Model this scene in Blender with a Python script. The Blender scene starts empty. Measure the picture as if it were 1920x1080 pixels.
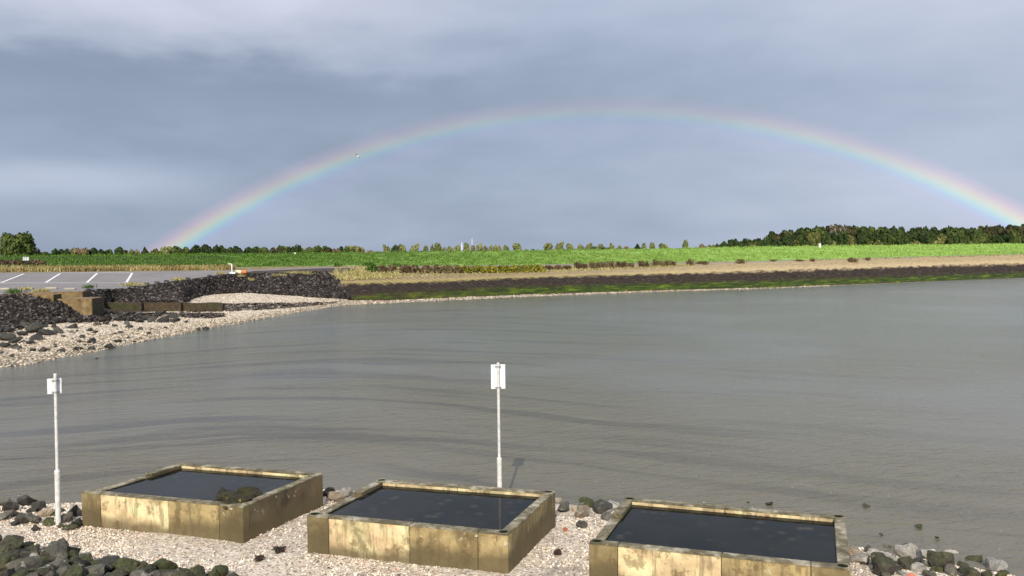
import bpy, bmesh, math, random
import numpy as np
from mathutils import Vector, Matrix
sc = bpy.context.scene
R = math.radians
random.seed(7); rng = np.random.default_rng(7)

# ---------------------------------------------------------------- camera
F_PX, PITCH, ROLL, HC = 1590.0, math.atan(69/1590.0), R(-0.7), 6.15
cp, sp, cr, sr = math.cos(PITCH), math.sin(PITCH), math.cos(ROLL), math.sin(ROLL)
FW = np.array([0, cp, -sp]); U0 = np.array([0, sp, cp]); X0 = np.array([1., 0, 0])
CX = cr*X0 + sr*U0; CU = -sr*X0 + cr*U0
cam_d = bpy.data.cameras.new('camera'); cam = bpy.data.objects.new('camera', cam_d)
sc.collection.objects.link(cam); sc.camera = cam
cam.matrix_world = Matrix(((CX[0], CU[0], -FW[0], 0), (CX[1], CU[1], -FW[1], 0), (CX[2], CU[2], -FW[2], HC), (0, 0, 0, 1)))
cam_d.sensor_width = 36; cam_d.lens = F_PX/1920*36; cam_d.clip_start = 0.1; cam_d.clip_end = 20000

# ---------------------------------------------------------------- light
SUN_AZ, SUN_EL = 5.23, 32.45          # direction the light travels (clockwise from +Y), elevation
ANTI = np.array([math.sin(R(SUN_AZ))*math.cos(R(SUN_EL)), math.cos(R(SUN_AZ))*math.cos(R(SUN_EL)), -math.sin(R(SUN_EL))])
sl = bpy.data.lights.new('sun', 'SUN'); sl.energy = 4.3; sl.angle = R(0.53); sl.color = (1, .93, .82)
so = bpy.data.objects.new('sun', sl); sc.collection.objects.link(so)
so.rotation_euler = Vector(ANTI).to_track_quat('-Z', 'Y').to_euler()
sc.view_settings.view_transform = 'Standard'; sc.view_settings.look = 'None'
sc.view_settings.exposure = 0.0; sc.view_settings.gamma = 1

class NT:
    """tiny node-tree helper"""
    def __init__(s, nt): s.nt = nt; nt.nodes.clear()
    def n(s, t, ins=None, **kw):
        nd = s.nt.nodes.new(t)
        for k, v in kw.items(): setattr(nd, k, v)
        for k, v in (ins or {}).items():
            sock = nd.inputs[k]
            if isinstance(v, bpy.types.NodeSocket): s.nt.links.new(v, sock)
            else:
                if isinstance(v, tuple) and len(v) == 3 and sock.type == 'RGBA': v = (*v, 1)
                sock.default_value = v
        return nd
    def math(s, op, a, b=0., c=0.): return s.n('ShaderNodeMath', {0: a, 1: b, 2: c}, operation=op).outputs[0]
    def vm(s, op, a, b=(0, 0, 0)):
        nd = s.n('ShaderNodeVectorMath', {0: a, 1: b}, operation=op)
        return nd.outputs['Value'] if op in ('DOT_PRODUCT', 'LENGTH') else nd.outputs[0]
    def mix(s, f, a, b, blend='MIX'):
        nd = s.n('ShaderNodeMix', data_type='RGBA', blend_type=blend)
        for k, v in ((0, f), (6, a), (7, b)):
            sock = nd.inputs[k]
            if isinstance(v, bpy.types.NodeSocket): s.nt.links.new(v, sock)
            else: sock.default_value = (*v, 1) if isinstance(v, tuple) and len(v) == 3 else v
        return nd.outputs[2]
    def noise(s, vec, scale, detail=4, rough=.55, dist=0.):
        return s.n('ShaderNodeTexNoise', {'Vector': vec, 'Scale': scale, 'Detail': detail, 'Roughness': rough, 'Distortion': dist}).outputs[0]
    def mr(s, v, a, b, c=0., d=1., smooth=True):
        return s.n('ShaderNodeMapRange', {0: v, 1: a, 2: b, 3: c, 4: d}, interpolation_type='SMOOTHSTEP' if smooth else 'LINEAR').outputs[0]
    def ramp(s, f, stops):
        nd = s.n('ShaderNodeValToRGB', {0: f}); e = nd.color_ramp.elements
        while len(e) < len(stops): e.new(.5)
        for el, (p, c) in zip(e, stops): el.position = p; el.color = (*c, 1)
        return nd.outputs[0]
    def sep(s, v): return s.n('ShaderNodeSeparateXYZ', {0: v}).outputs
    def comb(s, x, y, z): return s.n('ShaderNodeCombineXYZ', {0: x, 1: y, 2: z}).outputs[0]

w = bpy.data.worlds.new('World'); sc.world = w; w.use_nodes = True
def build_world():
    t = NT(w.node_tree)
    D = t.n('ShaderNodeTexCoord').outputs['Generated']
    D = t.vm('NORMALIZE', D)
    x, y, z = t.sep(D)[:3]
    az = t.math('MULTIPLY', t.math('ARCTAN2', x, y), 57.2958)
    el = t.math('MULTIPLY', t.math('ARCSINE', z), 57.2958)
    sky = t.n('ShaderNodeTexSky', sky_type='NISHITA', sun_disc=False, sun_elevation=R(SUN_EL), sun_rotation=R(SUN_AZ+180))
    b1 = t.n('ShaderNodeBackground', {'Color': sky.outputs[0], 'Strength': .09})
    # cloud layer
    zz = t.math('MAXIMUM', t.math('ADD', z, .12), .03)
    pl = t.comb(t.math('DIVIDE', x, zz), t.math('DIVIDE', y, zz), 0.)
    big = t.noise(pl, .55, 5, .5, .3)
    ang = t.comb(t.math('MULTIPLY', az, .02), t.math('MULTIPLY', el, .075), 0.)
    n1 = t.noise(ang, 2.2, 6, .52, .4)
    n2 = t.noise(t.comb(t.math('MULTIPLY', az, .035), t.math('MULTIPLY', el, .1), 3.), 5., 4, .5, .2)
    L = t.math('ADD', .375, t.math('MULTIPLY', t.math('SUBTRACT', n1, .5), .18))
    L = t.math('ADD', L, t.math('MULTIPLY', t.math('SUBTRACT', n2, .5), .10))
    # brighter to the right, brighter upward
    L = t.math('ADD', L, t.mr(az, -2., 32., 0., .15))
    L = t.math('ADD', L, t.mr(el, 9., 19., 0., .12))
    # big pale cloud upper left with a ragged lower edge sloping down to the right
    edge = t.math('SUBTRACT', el, t.math('ADD', 11.4, t.math('MULTIPLY', az, -.01)))
    edge = t.math('ADD', edge, t.math('MULTIPLY', t.math('SUBTRACT', n1, .5), 6.))
    edge = t.math('ADD', edge, t.math('MULTIPLY', t.math('SUBTRACT', n2, .5), 3.))
    side = t.mr(az, -18., 6., 1., 0.)
    pale = t.math('MULTIPLY', t.mr(edge, -1.2, 5.), side)
    L = t.math('ADD', L, t.math('MULTIPLY', pale, .17))
    under = t.math('MULTIPLY', t.math('MULTIPLY', t.mr(edge, -3.5, -.2), t.mr(edge, -.2, 1.2, 1., 0.)), t.mr(az, -14., 2., 1., .15))
    L = t.math('SUBTRACT', L, t.math('MULTIPLY', under, .06))
    # pale streak low on the left
    st = t.math('MULTIPLY', t.mr(el, 2.6, 4.4), t.mr(el, 4.6, 6.2, 1., 0.))
    st = t.math('MULTIPLY', st, t.mr(t.math('ADD', az, t.math('MULTIPLY', n2, 12.)), -22., -8., 1., 0.))
    L = t.math('ADD', L, t.math('MULTIPLY', st, .12))
    # the inside of a rainbow is brighter than the outside
    dot = t.vm('DOT_PRODUCT', D, tuple(float(v) for v in ANTI))
    ra = t.math('MULTIPLY', t.math('ARCCOSINE', dot), 57.2958)
    L = t.math('ADD', L, t.mr(ra, 40.6, 42.0, .05, 0.))
    L = t.math('ADD', L, t.math('MULTIPLY', t.mr(ra, 42.2, 50., 1., 0.), -.02))
    # overhead and behind: thinner, brighter cloud
    L = t.math('ADD', L, t.mr(el, 22., 60., 0., .22))
    Ls = t.math('MULTIPLY', L, t.math('ADD', .9, t.math('MULTIPLY', big, .2)))
    tint = t.ramp(t.mr(L, .25, .62, 0., 1., False), [(0., (.80, 1.0, 1.36)), (.5, (.85, 1.0, 1.29)), (1., (.93, 1.0, 1.20))])
    warm = t.math('MULTIPLY', pale, .6)
    tint = t.mix(warm, tint, (.96, 1., 1.2))
    col = t.vm('MULTIPLY', tint, t.comb(Ls, Ls, Ls))
    b2 = t.n('ShaderNodeBackground', {'Color': col, 'Strength': 1.06})
    cover = t.math('MULTIPLY', t.mr(y, -.5, .2, .55, 1.), 1.)
    mx = t.n('ShaderNodeMixShader', {0: t.math('MINIMUM', cover, .96), 1: b1.outputs[0], 2: b2.outputs[0]})
    t.n('ShaderNodeOutputWorld', {0: mx.outputs[0]})
build_world()

# ---------------------------------------------------------------- helpers
COL = sc.collection
def yh(px): return 471 - (px-960)*math.tan(R(.7))
def P(px, py, d):
    v = (px-960)/F_PX*CX - (py-540)/F_PX*CU + FW
    v = v*(d/v[1]); return Vector((v[0], v[1], HC+v[2]))
def PZ(px, py, z):
    v = (px-960)/F_PX*CX - (py-540)/F_PX*CU + FW
    v = v*((z-HC)/v[2]); return Vector((v[0], v[1], z))
def proj(p):
    q = np.array([p[0], p[1], p[2]-HC]); d = q@FW
    return 960+F_PX*(q@CX)/d, 540-F_PX*(q@CU)/d
def tag(o, label=None, cat=None, group=None, kind=None):
    if label: o['label'] = label
    if cat: o['category'] = cat
    if group: o['group'] = group
    if kind: o['kind'] = kind
    return o
def empty(name, loc, rz=0.):
    o = bpy.data.objects.new(name, None); COL.objects.link(o)
    o.location = loc; o.rotation_euler = (0, 0, rz); o.empty_display_size = .2
    return o
def link(name, me, m=None, parent=None, smooth=False):
    o = bpy.data.objects.new(name, me); COL.objects.link(o)
    if m is not None and not me.materials: me.materials.append(m)
    if parent is not None: o.parent = parent
    if smooth: me.shade_smooth()
    return o
def from_bm(name, bm, m=None, parent=None, smooth=False):
    me = bpy.data.meshes.new(name); bm.to_mesh(me); bm.free()
    return link(name, me, m, parent, smooth)
def from_np(name, V, Fc, m=None, parent=None, smooth=False, link_it=True):
    """V (n,3), Fc (m,k) equal-sized faces"""
    me = bpy.data.meshes.new(name); n, k = Fc.shape
    me.vertices.add(len(V)); me.vertices.foreach_set('co', np.asarray(V, np.float32).ravel())
    me.loops.add(n*k); me.loops.foreach_set('vertex_index', Fc.astype(np.int32).ravel())
    me.polygons.add(n); me.polygons.foreach_set('loop_start', np.arange(n, dtype=np.int32)*k)
    me.update(calc_edges=True)
    if m is not None: me.materials.append(m)
    if not link_it: return me
    return link(name, me, None, parent, smooth)
def hexa(bm, a, b):
    """box from 4 bottom and 4 top points"""
    vs = [bm.verts.new(p) for p in list(a)+list(b)]
    fs = []
    for f in ((3, 2, 1, 0), (4, 5, 6, 7), (0, 1, 5, 4), (1, 2, 6, 5), (2, 3, 7, 6), (3, 0, 4, 7)):
        fs.append(bm.faces.new([vs[i] for i in f]))
    return vs
def box(bm, c, s, rz=0., rx=0., ry=0.):
    M = Matrix.Translation(c) @ Matrix.Rotation(rz, 4, 'Z') @ Matrix.Rotation(ry, 4, 'Y') @ Matrix.Rotation(rx, 4, 'X')
    q = [(-1, -1), (1, -1), (1, 1), (-1, 1)]
    return hexa(bm, [M@Vector((x*s[0]/2, y*s[1]/2, -s[2]/2)) for x, y in q], [M@Vector((x*s[0]/2, y*s[1]/2, s[2]/2)) for x, y in q])
def bevel(bm, w, seg=1):
    bmesh.ops.recalc_face_normals(bm, faces=bm.faces)
    bmesh.ops.bevel(bm, geom=bm.edges[:], offset=w, segments=seg, affect='EDGES', clamp_overlap=True)
def tube(bm, a, b, r0, r1=None, n=12, cap=True):
    r1 = r0 if r1 is None else r1
    a, b = Vector(a), Vector(b); q = (b-a).to_track_quat('Z', 'Y').to_matrix()
    A = [bm.verts.new(a+q@Vector((r0*math.cos(2*math.pi*i/n), r0*math.sin(2*math.pi*i/n), 0))) for i in range(n)]
    B = [bm.verts.new(b+q@Vector((r1*math.cos(2*math.pi*i/n), r1*math.sin(2*math.pi*i/n), 0))) for i in range(n)]
    for i in range(n): bm.faces.new((A[i], A[(i+1) % n], B[(i+1) % n], B[i]))
    if cap: bm.faces.new(A[::-1]); bm.faces.new(B)
def interp(pts, x):
    xs = [p[0] for p in pts]
    return [float(np.interp(x, xs, [p[k] for p in pts])) for k in range(1, len(pts[0]))]

# ---------------------------------------------------------------- materials
def mat(name, base, rough=.85, bump=None, spec=None, build=None):
    m = bpy.data.materials.new(name); m.use_nodes = True; t = NT(m.node_tree)
    bs = t.n('ShaderNodeBsdfPrincipled', {'Roughness': rough})
    if spec is not None: bs.inputs['Specular IOR Level'].default_value = spec
    out = t.n('ShaderNodeOutputMaterial', {0: bs.outputs[0]})
    obj = t.n('ShaderNodeTexCoord').outputs['Object']
    c = base(t, obj) if callable(base) else base
    if isinstance(c, tuple): bs.inputs['Base Color'].default_value = (*c, 1)
    else: t.nt.links.new(c, bs.inputs['Base Color'])
    if bump:
        h = bump[0](t, obj)
        b = t.n('ShaderNodeBump', {'Strength': bump[1], 'Distance': bump[2], 'Height': h})
        t.nt.links.new(b.outputs[0], bs.inputs['Normal'])
    if build: build(t, obj, bs)
    return m
def island(t): return t.n('ShaderNodeNewGeometry').outputs['Random Per Island']
def worldpos(t): return t.n('ShaderNodeNewGeometry').outputs['Position']
def objrand(t): return t.n('ShaderNodeObjectInfo').outputs['Random']

def leafmat(name, stops, rough=.75, trans=.0, vary=True):
    def c(t, o):
        f = island(t)
        g = t.noise(worldpos(t), .35, 3)
        f = t.math('ADD', t.math('MULTIPLY', f, .6), t.math('MULTIPLY', t.mr(g, .3, .7), .4))
        if vary: f = t.math('ADD', t.math('MULTIPLY', f, .75), t.math('MULTIPLY', objrand(t), .25))
        return t.ramp(f, stops)
    return mat(name, c, rough, spec=.2)

def rockc(stops, green=0., white=0., scale=3.5, usepos=True):
    def c(t, o):
        p = worldpos(t)
        n = t.noise(p, scale, 6, .6)
        col = t.ramp(n, stops)
        r = objrand(t)
        col = t.mix(t.math('MULTIPLY', island(t), .0), col, col)
        k = t.math('ADD', .6, t.math('MULTIPLY', r, .8))
        col = t.vm('MULTIPLY', col, t.comb(k, k, k))
        if green:
            nz = t.sep(t.n('ShaderNodeNewGeometry').outputs['Normal'])[2]
            g = t.math('ADD', t.math('MULTIPLY', nz, .35), t.noise(p, 2.2, 4))
            g = t.math('ADD', g, t.math('MULTIPLY', r, .25))
            col = t.mix(t.math('MULTIPLY', t.mr(g, .62, .85), green), col, t.ramp(t.noise(p, 14., 3), [(.3, (.022, .026, .008)), (.7, (.075, .078, .022))]))
        if white:
            g = t.noise(p, 5., 5, .65)
            col = t.mix(t.math('MULTIPLY', t.mr(g, .60, .66), white), col, (.5, .47, .42))
        return col
    return c
def rockbump(s=9.):
    return (lambda t, o: t.math('ADD', t.noise(worldpos(t), s, 6, .6), t.math('MULTIPLY', t.noise(worldpos(t), s*.3, 3), .8)), .9, .08)
M = {}
M['basalt'] = mat('basalt', rockc([(.3, (.014, .012, .011)), (.55, (.036, .031, .028)), (.75, (.09, .08, .07))], .3, .12), .7, rockbump())
M['basalt_green'] = mat('algae_basalt', rockc([(.3, (.022, .018, .012)), (.55, (.055, .046, .034)), (.75, (.15, .125, .09))], .7, .6), .75, rockbump())
M['stone_pale'] = mat('pale_stone', rockc([(.3, (.22, .20, .17)), (.5, (.42, .39, .34)), (.7, (.62, .58, .52))], .25, .3), .8, rockbump())
M['stone_grey'] = mat('grey_stone', rockc([(.3, (.05, .045, .038)), (.55, (.13, .115, .095)), (.75, (.28, .25, .21))], .3, .35), .8, rockbump())
M['stone_tan'] = mat('tan_stone', rockc([(.3, (.20, .15, .10)), (.55, (.40, .32, .23)), (.75, (.6, .52, .42))], .15, .25), .8, rockbump())
M['stone_green'] = mat('green_stone', rockc([(.3, (.03, .034, .01)), (.55, (.065, .068, .02)), (.75, (.14, .135, .06))], 1., .25), .8, rockbump())
M['stone_red'] = mat('red_stone', rockc([(.3, (.45, .10, .05)), (.55, (.62, .18, .10)), (.75, (.7, .3, .2))], 0., .1), .8, rockbump())
def massc(t, o):
    f = island(t); n = t.noise(worldpos(t), 1.2, 4)
    c = t.ramp(f, [(0., (.012, .010, .009)), (.5, (.032, .027, .025)), (.85, (.065, .056, .053)), (1., (.18, .165, .15))])
    return t.mix(t.mr(n, .5, .7), c, t.vm('MULTIPLY', c, (1.0, .95, .8)))
M['rock_mass'] = mat('rock_mass', massc, .9, rockbump(5.), spec=.12)
M['weed'] = mat('weed', lambda t, o: t.ramp(t.noise(worldpos(t), 2.5, 5, .65), [(.3, (.018, .012, .008)), (.6, (.06, .038, .022)), (.8, (.15, .11, .07))]), .7, rockbump(4.))

def shellc(t, o):
    p = worldpos(t)
    a = t.noise(p, 9., 5, .7)
    v = t.n('ShaderNodeTexVoronoi', {'Vector': p, 'Scale': 26.}).outputs['Color']
    vv = t.sep(v)[0]
    c = t.ramp(vv, [(0., (.20, .17, .13)), (.2, (.50, .41, .30)), (.5, (.74, .61, .46)), (.8, (.84, .72, .56)), (1., (.86, .80, .68))])
    mud = t.noise(p, .55, 4, .6)
    c = t.mix(t.mr(mud, .55, .68, 0., .8), c, (.17, .155, .135))
    c = t.mix(t.mr(a, .3, .7, .35, 0.), c, (.10, .09, .085))
    wz = t.math('ADD', t.sep(p)[2], t.math('MULTIPLY', t.math('SUBTRACT', mud, .5), .3))
    return t.mix(t.mr(wz, .06, .26, .7, 0.), c, (.10, .088, .07))
M['shell_ground'] = mat('shell_ground', shellc, .9, (lambda t, o: t.noise(worldpos(t), 22., 5, .7), .8, .04))
M['shell'] = mat('shell', lambda t, o: t.ramp(island(t), [(0., (.05, .045, .04)), (.07, (.22, .18, .14)), (.14, (.60, .49, .36)), (.5, (.84, .70, .53)), (.86, (.90, .82, .68)), (.975, (.78, .72, .64)), (.99, (.6, .18, .10)), (1., (.5, .25, .14))]), .7, spec=.3)
def beachc(t, o):
    p = worldpos(t)
    v = t.sep(t.n('ShaderNodeTexVoronoi', {'Vector': p, 'Scale': 7.}).outputs['Color'])[0]
    c = t.ramp(v, [(0., (.26, .22, .16)), (.25, (.50, .42, .31)), (.6, (.70, .59, .44)), (1., (.80, .71, .56))])
    z = t.sep(p)[2]
    n = t.noise(p, .8, 5, .6)
    wet = t.mr(t.math('ADD', z, t.math('MULTIPLY', n, .25)), .15, .5, 1., 0.)
    c = t.mix(t.math('MULTIPLY', wet, .5), c, (.30, .27, .19))
    c = t.mix(t.mr(z, .02, .16, .75, 0.), c, (.12, .105, .075))
    return t.mix(t.mr(t.noise(p, 2.3, 4, .6), .60, .70, 0., .5), c, (.12, .10, .08))
M['beach'] = mat('beach', beachc, .9, (lambda t, o: t.noise(worldpos(t), 6., 5, .7), .9, .12))
M['beach_chip'] = mat('beach_chip', lambda t, o: t.ramp(island(t), [(0., (.10, .08, .06)), (.15, (.28, .22, .15)), (.5, (.55, .45, .32)), (1., (.75, .66, .52))]), .8)

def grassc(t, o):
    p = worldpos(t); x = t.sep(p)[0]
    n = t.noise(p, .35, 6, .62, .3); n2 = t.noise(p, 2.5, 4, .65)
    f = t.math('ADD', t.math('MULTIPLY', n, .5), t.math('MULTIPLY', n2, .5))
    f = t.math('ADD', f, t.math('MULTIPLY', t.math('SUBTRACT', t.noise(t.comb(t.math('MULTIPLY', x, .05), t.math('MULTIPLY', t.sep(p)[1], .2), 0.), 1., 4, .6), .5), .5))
    shaded_green = t.ramp(f, [(.35, (.045, .08, .014)), (.5, (.10, .185, .03)), (.65, (.16, .26, .045))])
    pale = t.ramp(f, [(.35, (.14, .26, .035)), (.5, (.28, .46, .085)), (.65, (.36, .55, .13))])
    fx = t.mr(t.math('ADD', x, t.math('MULTIPLY', n, 30.)), -60., 75.)  # sunlit right and shaded left of the dike are put into the grass colour
    return t.mix(fx, shaded_green, pale)
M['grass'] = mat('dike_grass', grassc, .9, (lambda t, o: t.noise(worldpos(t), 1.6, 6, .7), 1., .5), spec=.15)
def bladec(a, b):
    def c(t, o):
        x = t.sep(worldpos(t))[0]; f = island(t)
        fx = t.mr(x, -50., 85.)  # same shade-to-sun change from left to right painted into the blades
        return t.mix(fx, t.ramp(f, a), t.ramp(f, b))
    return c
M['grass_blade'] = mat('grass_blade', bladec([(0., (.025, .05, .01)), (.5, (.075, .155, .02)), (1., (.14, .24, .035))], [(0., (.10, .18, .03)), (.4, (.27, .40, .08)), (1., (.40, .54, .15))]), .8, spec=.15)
M['dry_blade'] = mat('dry_grass_blade', lambda t, o: t.ramp(t.math('ADD', t.math('MULTIPLY', island(t), .5), t.math('MULTIPLY', t.mr(t.noise(worldpos(t), .22, 3), .35, .65), .5)), [(0., (.10, .06, .03)), (.3, (.20, .17, .06)), (.5, (.34, .26, .11)), (.7, (.46, .38, .18)), (.85, (.16, .20, .05)), (1., (.12, .18, .03))]), .8, spec=.15)
M['straw_blade'] = mat('straw_blade', lambda t, o: t.ramp(island(t), [(0., (.18, .15, .05)), (.3, (.36, .31, .12)), (.75, (.52, .45, .22)), (1., (.16, .20, .05))]), .8, spec=.15)
M['verge'] = mat('verge_soil', lambda t, o: t.ramp(t.noise(worldpos(t), 1.3, 5), [(.3, (.10, .07, .035)), (.6, (.28, .23, .10)), (.8, (.12, .18, .04))]), .95)
M['brush'] = leafmat('brown_brush', [(0., (.04, .025, .014)), (.4, (.10, .062, .035)), (.7, (.20, .15, .075)), (1., (.12, .15, .04))])
M['olive_brush'] = leafmat('olive_brush', [(0., (.05, .05, .01)), (.4, (.14, .15, .02)), (.8, (.30, .26, .03)), (1., (.22, .12, .03))])
M['green_brush'] = leafmat('green_brush', [(0., (.03, .06, .01)), (.5, (.07, .13, .02)), (1., (.14, .22, .05))])
def asph(t, o):
    p = worldpos(t)
    c = t.ramp(t.noise(p, .35, 5, .6), [(.3, (.17, .155, .15)), (.7, (.24, .22, .212))])
    c = t.mix(t.mr(t.noise(p, .9, 6, .7, 1.), .62, .7, 0., .35), c, (.10, .095, .09))
    return t.mix(t.math('MULTIPLY', t.noise(p, 30., 2), .35), c, (.24, .225, .21))
M['asphalt'] = mat('asphalt', asph, .85, (lambda t, o: t.noise(worldpos(t), 25., 3), .5, .01))
M['line'] = mat('road_marking', lambda t, o: t.mix(t.mr(t.noise(worldpos(t), 5., 5, .7), .5, .72, 0., .5), (.78, .77, .73), (.3, .28, .27)), .7)
def revet(t, o):
    uv = t.n('ShaderNodeUVMap').outputs[0]
    u, v = t.sep(uv)[:2]; p = worldpos(t); x = t.sep(p)[0]
    n = t.noise(p, .35, 6, .6); n2 = t.noise(t.comb(t.math('MULTIPLY', u, 1.), t.math('MULTIPLY', v, 3.), 0.), .8, 5, .65)
    vv = t.math('ADD', v, t.math('MULTIPLY', t.math('SUBTRACT', n2, .5), 1.1))
    vv = t.math('ADD', vv, t.math('MULTIPLY', t.math('SUBTRACT', n, .5), .3))
    # v: 0 waterline 1 gravel top 2 algae top 3 dark top 4 tan top
    dark = t.ramp(t.noise(p, 1.6, 6, .72), [(.33, (.014, .010, .007)), (.55, (.038, .026, .018)), (.68, (.12, .09, .065))])
    green = t.ramp(t.noise(t.comb(t.math('MULTIPLY', u, .35), t.math('MULTIPLY', v, 3.), 2.), 1., 6, .7), [(.36, (.014, .022, .005)), (.5, (.035, .060, .006)), (.66, (.13, .17, .012))])
    brown = t.ramp(t.noise(p, 1.2, 5, .65), [(.3, (.03, .02, .01)), (.7, (.075, .05, .025))])
    fx = t.mr(x, -22., 8.)
    green = t.mix(fx, t.mix(t.mr(n2, .4, .6), brown, green), green)
    tan = t.ramp(t.noise(p, 2., 5, .65), [(.3, (.22, .16, .09)), (.5, (.38, .29, .16)), (.7, (.52, .42, .23))])
    yel = t.mix(t.mr(vv, 3.0, 3.7, .85, 0.), tan, t.mix(t.mr(x, -20., 60.), (.50, .42, .15), (.56, .43, .24)))
    grav = t.ramp(t.noise(p, 3.5, 4, .7), [(.35, (.10, .08, .06)), (.52, (.38, .32, .25)), (.7, (.62, .56, .46))])
    yel = t.mix(t.mr(x, -10., 45., .45, 0.), yel, t.vm('MULTIPLY', yel, (.55, .52, .5)))
    c = t.mix(t.mr(vv, .95, 1.15), brown, green)
    c = t.mix(t.mr(vv, 1.5, 2.2), c, dark)
    c = t.mix(t.mr(vv, 2.75, 3.2), c, yel)
    c = t.mix(t.math('MULTIPLY', t.mr(x, 20., 90., 1., .15), t.mr(v, .85, 1.05, 1., 0.)), c, grav)
    # rows of revetment blocks
    wv = t.n('ShaderNodeTexWave', {'Vector': t.comb(t.math('ADD', u, t.math('MULTIPLY', v, 1.6)), 0., 0.), 'Scale': .42, 'Distortion': .6, 'Detail': 2.}).outputs[1]
    seam = t.mr(x, -5., 25., .55, .1)
    seam = t.math('MULTIPLY', seam, t.mr(v, 1.2, 2.2))
    return t.mix(t.math('MULTIPLY', t.mr(wv, .0, .3, 1., 0.), seam), c, t.vm('MULTIPLY', c, (.45, .42, .42)))
M['revetment'] = mat('revetment', revet, .9, (lambda t, o: t.noise(worldpos(t), 2.5, 5, .7), .8, .15), spec=.15)
M['berm'] = mat('berm_soil', lambda t, o: t.mix(t.mr(t.sep(worldpos(t))[0], 0., 70.), t.ramp(t.noise(worldpos(t), 1.1, 5), [(.3, (.14, .11, .05)), (.7, (.36, .30, .13))]), t.ramp(t.noise(worldpos(t), 1.1, 5), [(.3, (.30, .22, .13)), (.7, (.46, .36, .22))])), .95)
M['path'] = mat('path_asphalt', lambda t, o: t.ramp(t.noise(worldpos(t), 1., 5), [(.3, (.17, .15, .14)), (.7, (.25, .22, .20))]), .9)
M['field'] = mat('field', (.08, .12, .03), .95)

def concrete(tone, wetz=.45, brown=0., ntop=True):
    """stained yellowish concrete; a soaked band near the foot with its own ragged line"""
    def c(t, o):
        p = worldpos(t); z = t.sep(p)[2]
        base = t.ramp(t.noise(p, 1.6, 6, .65), [(.32, tuple(.45*v for v in tone)), (.48, tone), (.64, tuple(min(.8, 1.5*v) for v in tone))])
        st = t.noise(t.comb(t.math('MULTIPLY', t.sep(p)[0], 6.), t.math('MULTIPLY', t.sep(p)[1], 6.), t.math('MULTIPLY', z, 1.1)), 1., 5, .65)
        base = t.mix(t.mr(st, .50, .62, 0., .55), base, (.12, .09, .035))
        bl = t.noise(p, 3.3, 6, .7)
        base = t.mix(t.mr(bl, .54, .60, 0., .55), base, (.13, .075, .028))
        gr = t.noise(p, 1.1, 5, .6)
        base = t.mix(t.mr(gr, .52, .66, 0., .45), base, (.14, .125, .05))
        wz = t.math('ADD', z, t.math('MULTIPLY', t.math('SUBTRACT', t.noise(p, 2.1, 5, .6), .5), .45))
        base = t.mix(t.mr(wz, wetz-.15, wetz+.12, .8, 0.), base, (.10, .076, .034))
        base = t.mix(t.math('MULTIPLY', t.mr(t.noise(p, 4.5, 5, .7), .62, .70), t.mr(z, .7, 1.0)), base, (.60, .52, .38))
        sp_ = t.noise(p, 26., 4, .7)
        return t.mix(t.mr(sp_, .60, .72, 0., .35), base, (.06, .05, .03))
    return mat('stained_concrete', c, .85, (lambda t, o: t.math('ADD', t.noise(worldpos(t), 18., 5, .65), t.noise(worldpos(t), 90., 2)), .5, .02))
M['conc_bright'] = concrete((.64, .485, .27), .64)
M['conc_olive'] = concrete((.34, .26, .12), .80)
M['conc_green'] = concrete((.20, .155, .07), .86)
M['conc_shaded'] = concrete((.11, .083, .045), .75)  # darker concrete with the side walls' shade put into its colour
def rim(t, o):
    p = worldpos(t)
    c = t.ramp(t.noise(p, 3., 6, .65), [(.35, (.08, .065, .035)), (.5, (.21, .18, .11)), (.66, (.46, .42, .32))])
    return t.mix(t.mr(t.noise(p, 5., 5, .65), .50, .60, 0., .8), c, (.10, .085, .04))
M['conc_rim'] = mat('weathered_rim_concrete', rim, .85, (lambda t, o: t.noise(worldpos(t), 20., 5, .65), .6, .02))
M['conc_plain'] = mat('tan_concrete', lambda t, o: t.ramp(t.noise(worldpos(t), 1.4, 6, .65), [(.3, (.09, .06, .025)), (.5, (.20, .135, .058)), (.7, (.32, .24, .12))]), .9, (lambda t, o: t.noise(worldpos(t), 6., 5), .5, .04))
M['conc_grey'] = mat('grey_concrete', lambda t, o: t.ramp(t.noise(worldpos(t), 1.4, 6, .65), [(.3, (.26, .24, .19)), (.7, (.46, .42, .33))]), .9)
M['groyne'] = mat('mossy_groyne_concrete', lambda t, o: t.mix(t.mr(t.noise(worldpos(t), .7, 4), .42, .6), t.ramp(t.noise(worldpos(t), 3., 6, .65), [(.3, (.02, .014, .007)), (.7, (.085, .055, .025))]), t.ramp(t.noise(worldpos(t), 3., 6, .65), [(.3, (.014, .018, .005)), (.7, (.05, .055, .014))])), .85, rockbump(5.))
M['galv'] = mat('galvanised_steel', lambda t, o: t.ramp(t.noise(worldpos(t), 9., 5, .65), [(.3, (.50, .50, .48)), (.6, (.72, .71, .67)), (.8, (.80, .79, .74))]), .55)
M['plate'] = mat('sign_plate', lambda t, o: t.ramp(t.noise(worldpos(t), 4., 3), [(.3, (.74, .75, .76)), (.7, (.82, .82, .83))]), .45)
M['clamp'] = mat('clamp_steel', (.35, .36, .37), .4)
M['hole'] = mat('wet_hole', (.012, .02, .012), .9, spec=.05)
M['moss'] = mat('moss', lambda t, o: t.mix(t.mr(t.noise(worldpos(t), 8., 4), .68, .76), t.ramp(t.noise(worldpos(t), 6., 5, .65), [(.3, (.010, .010, .004)), (.6, (.042, .036, .010)), (.8, (.11, .085, .025))]), (.36, .24, .05)), .85, rockbump(14.))
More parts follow.
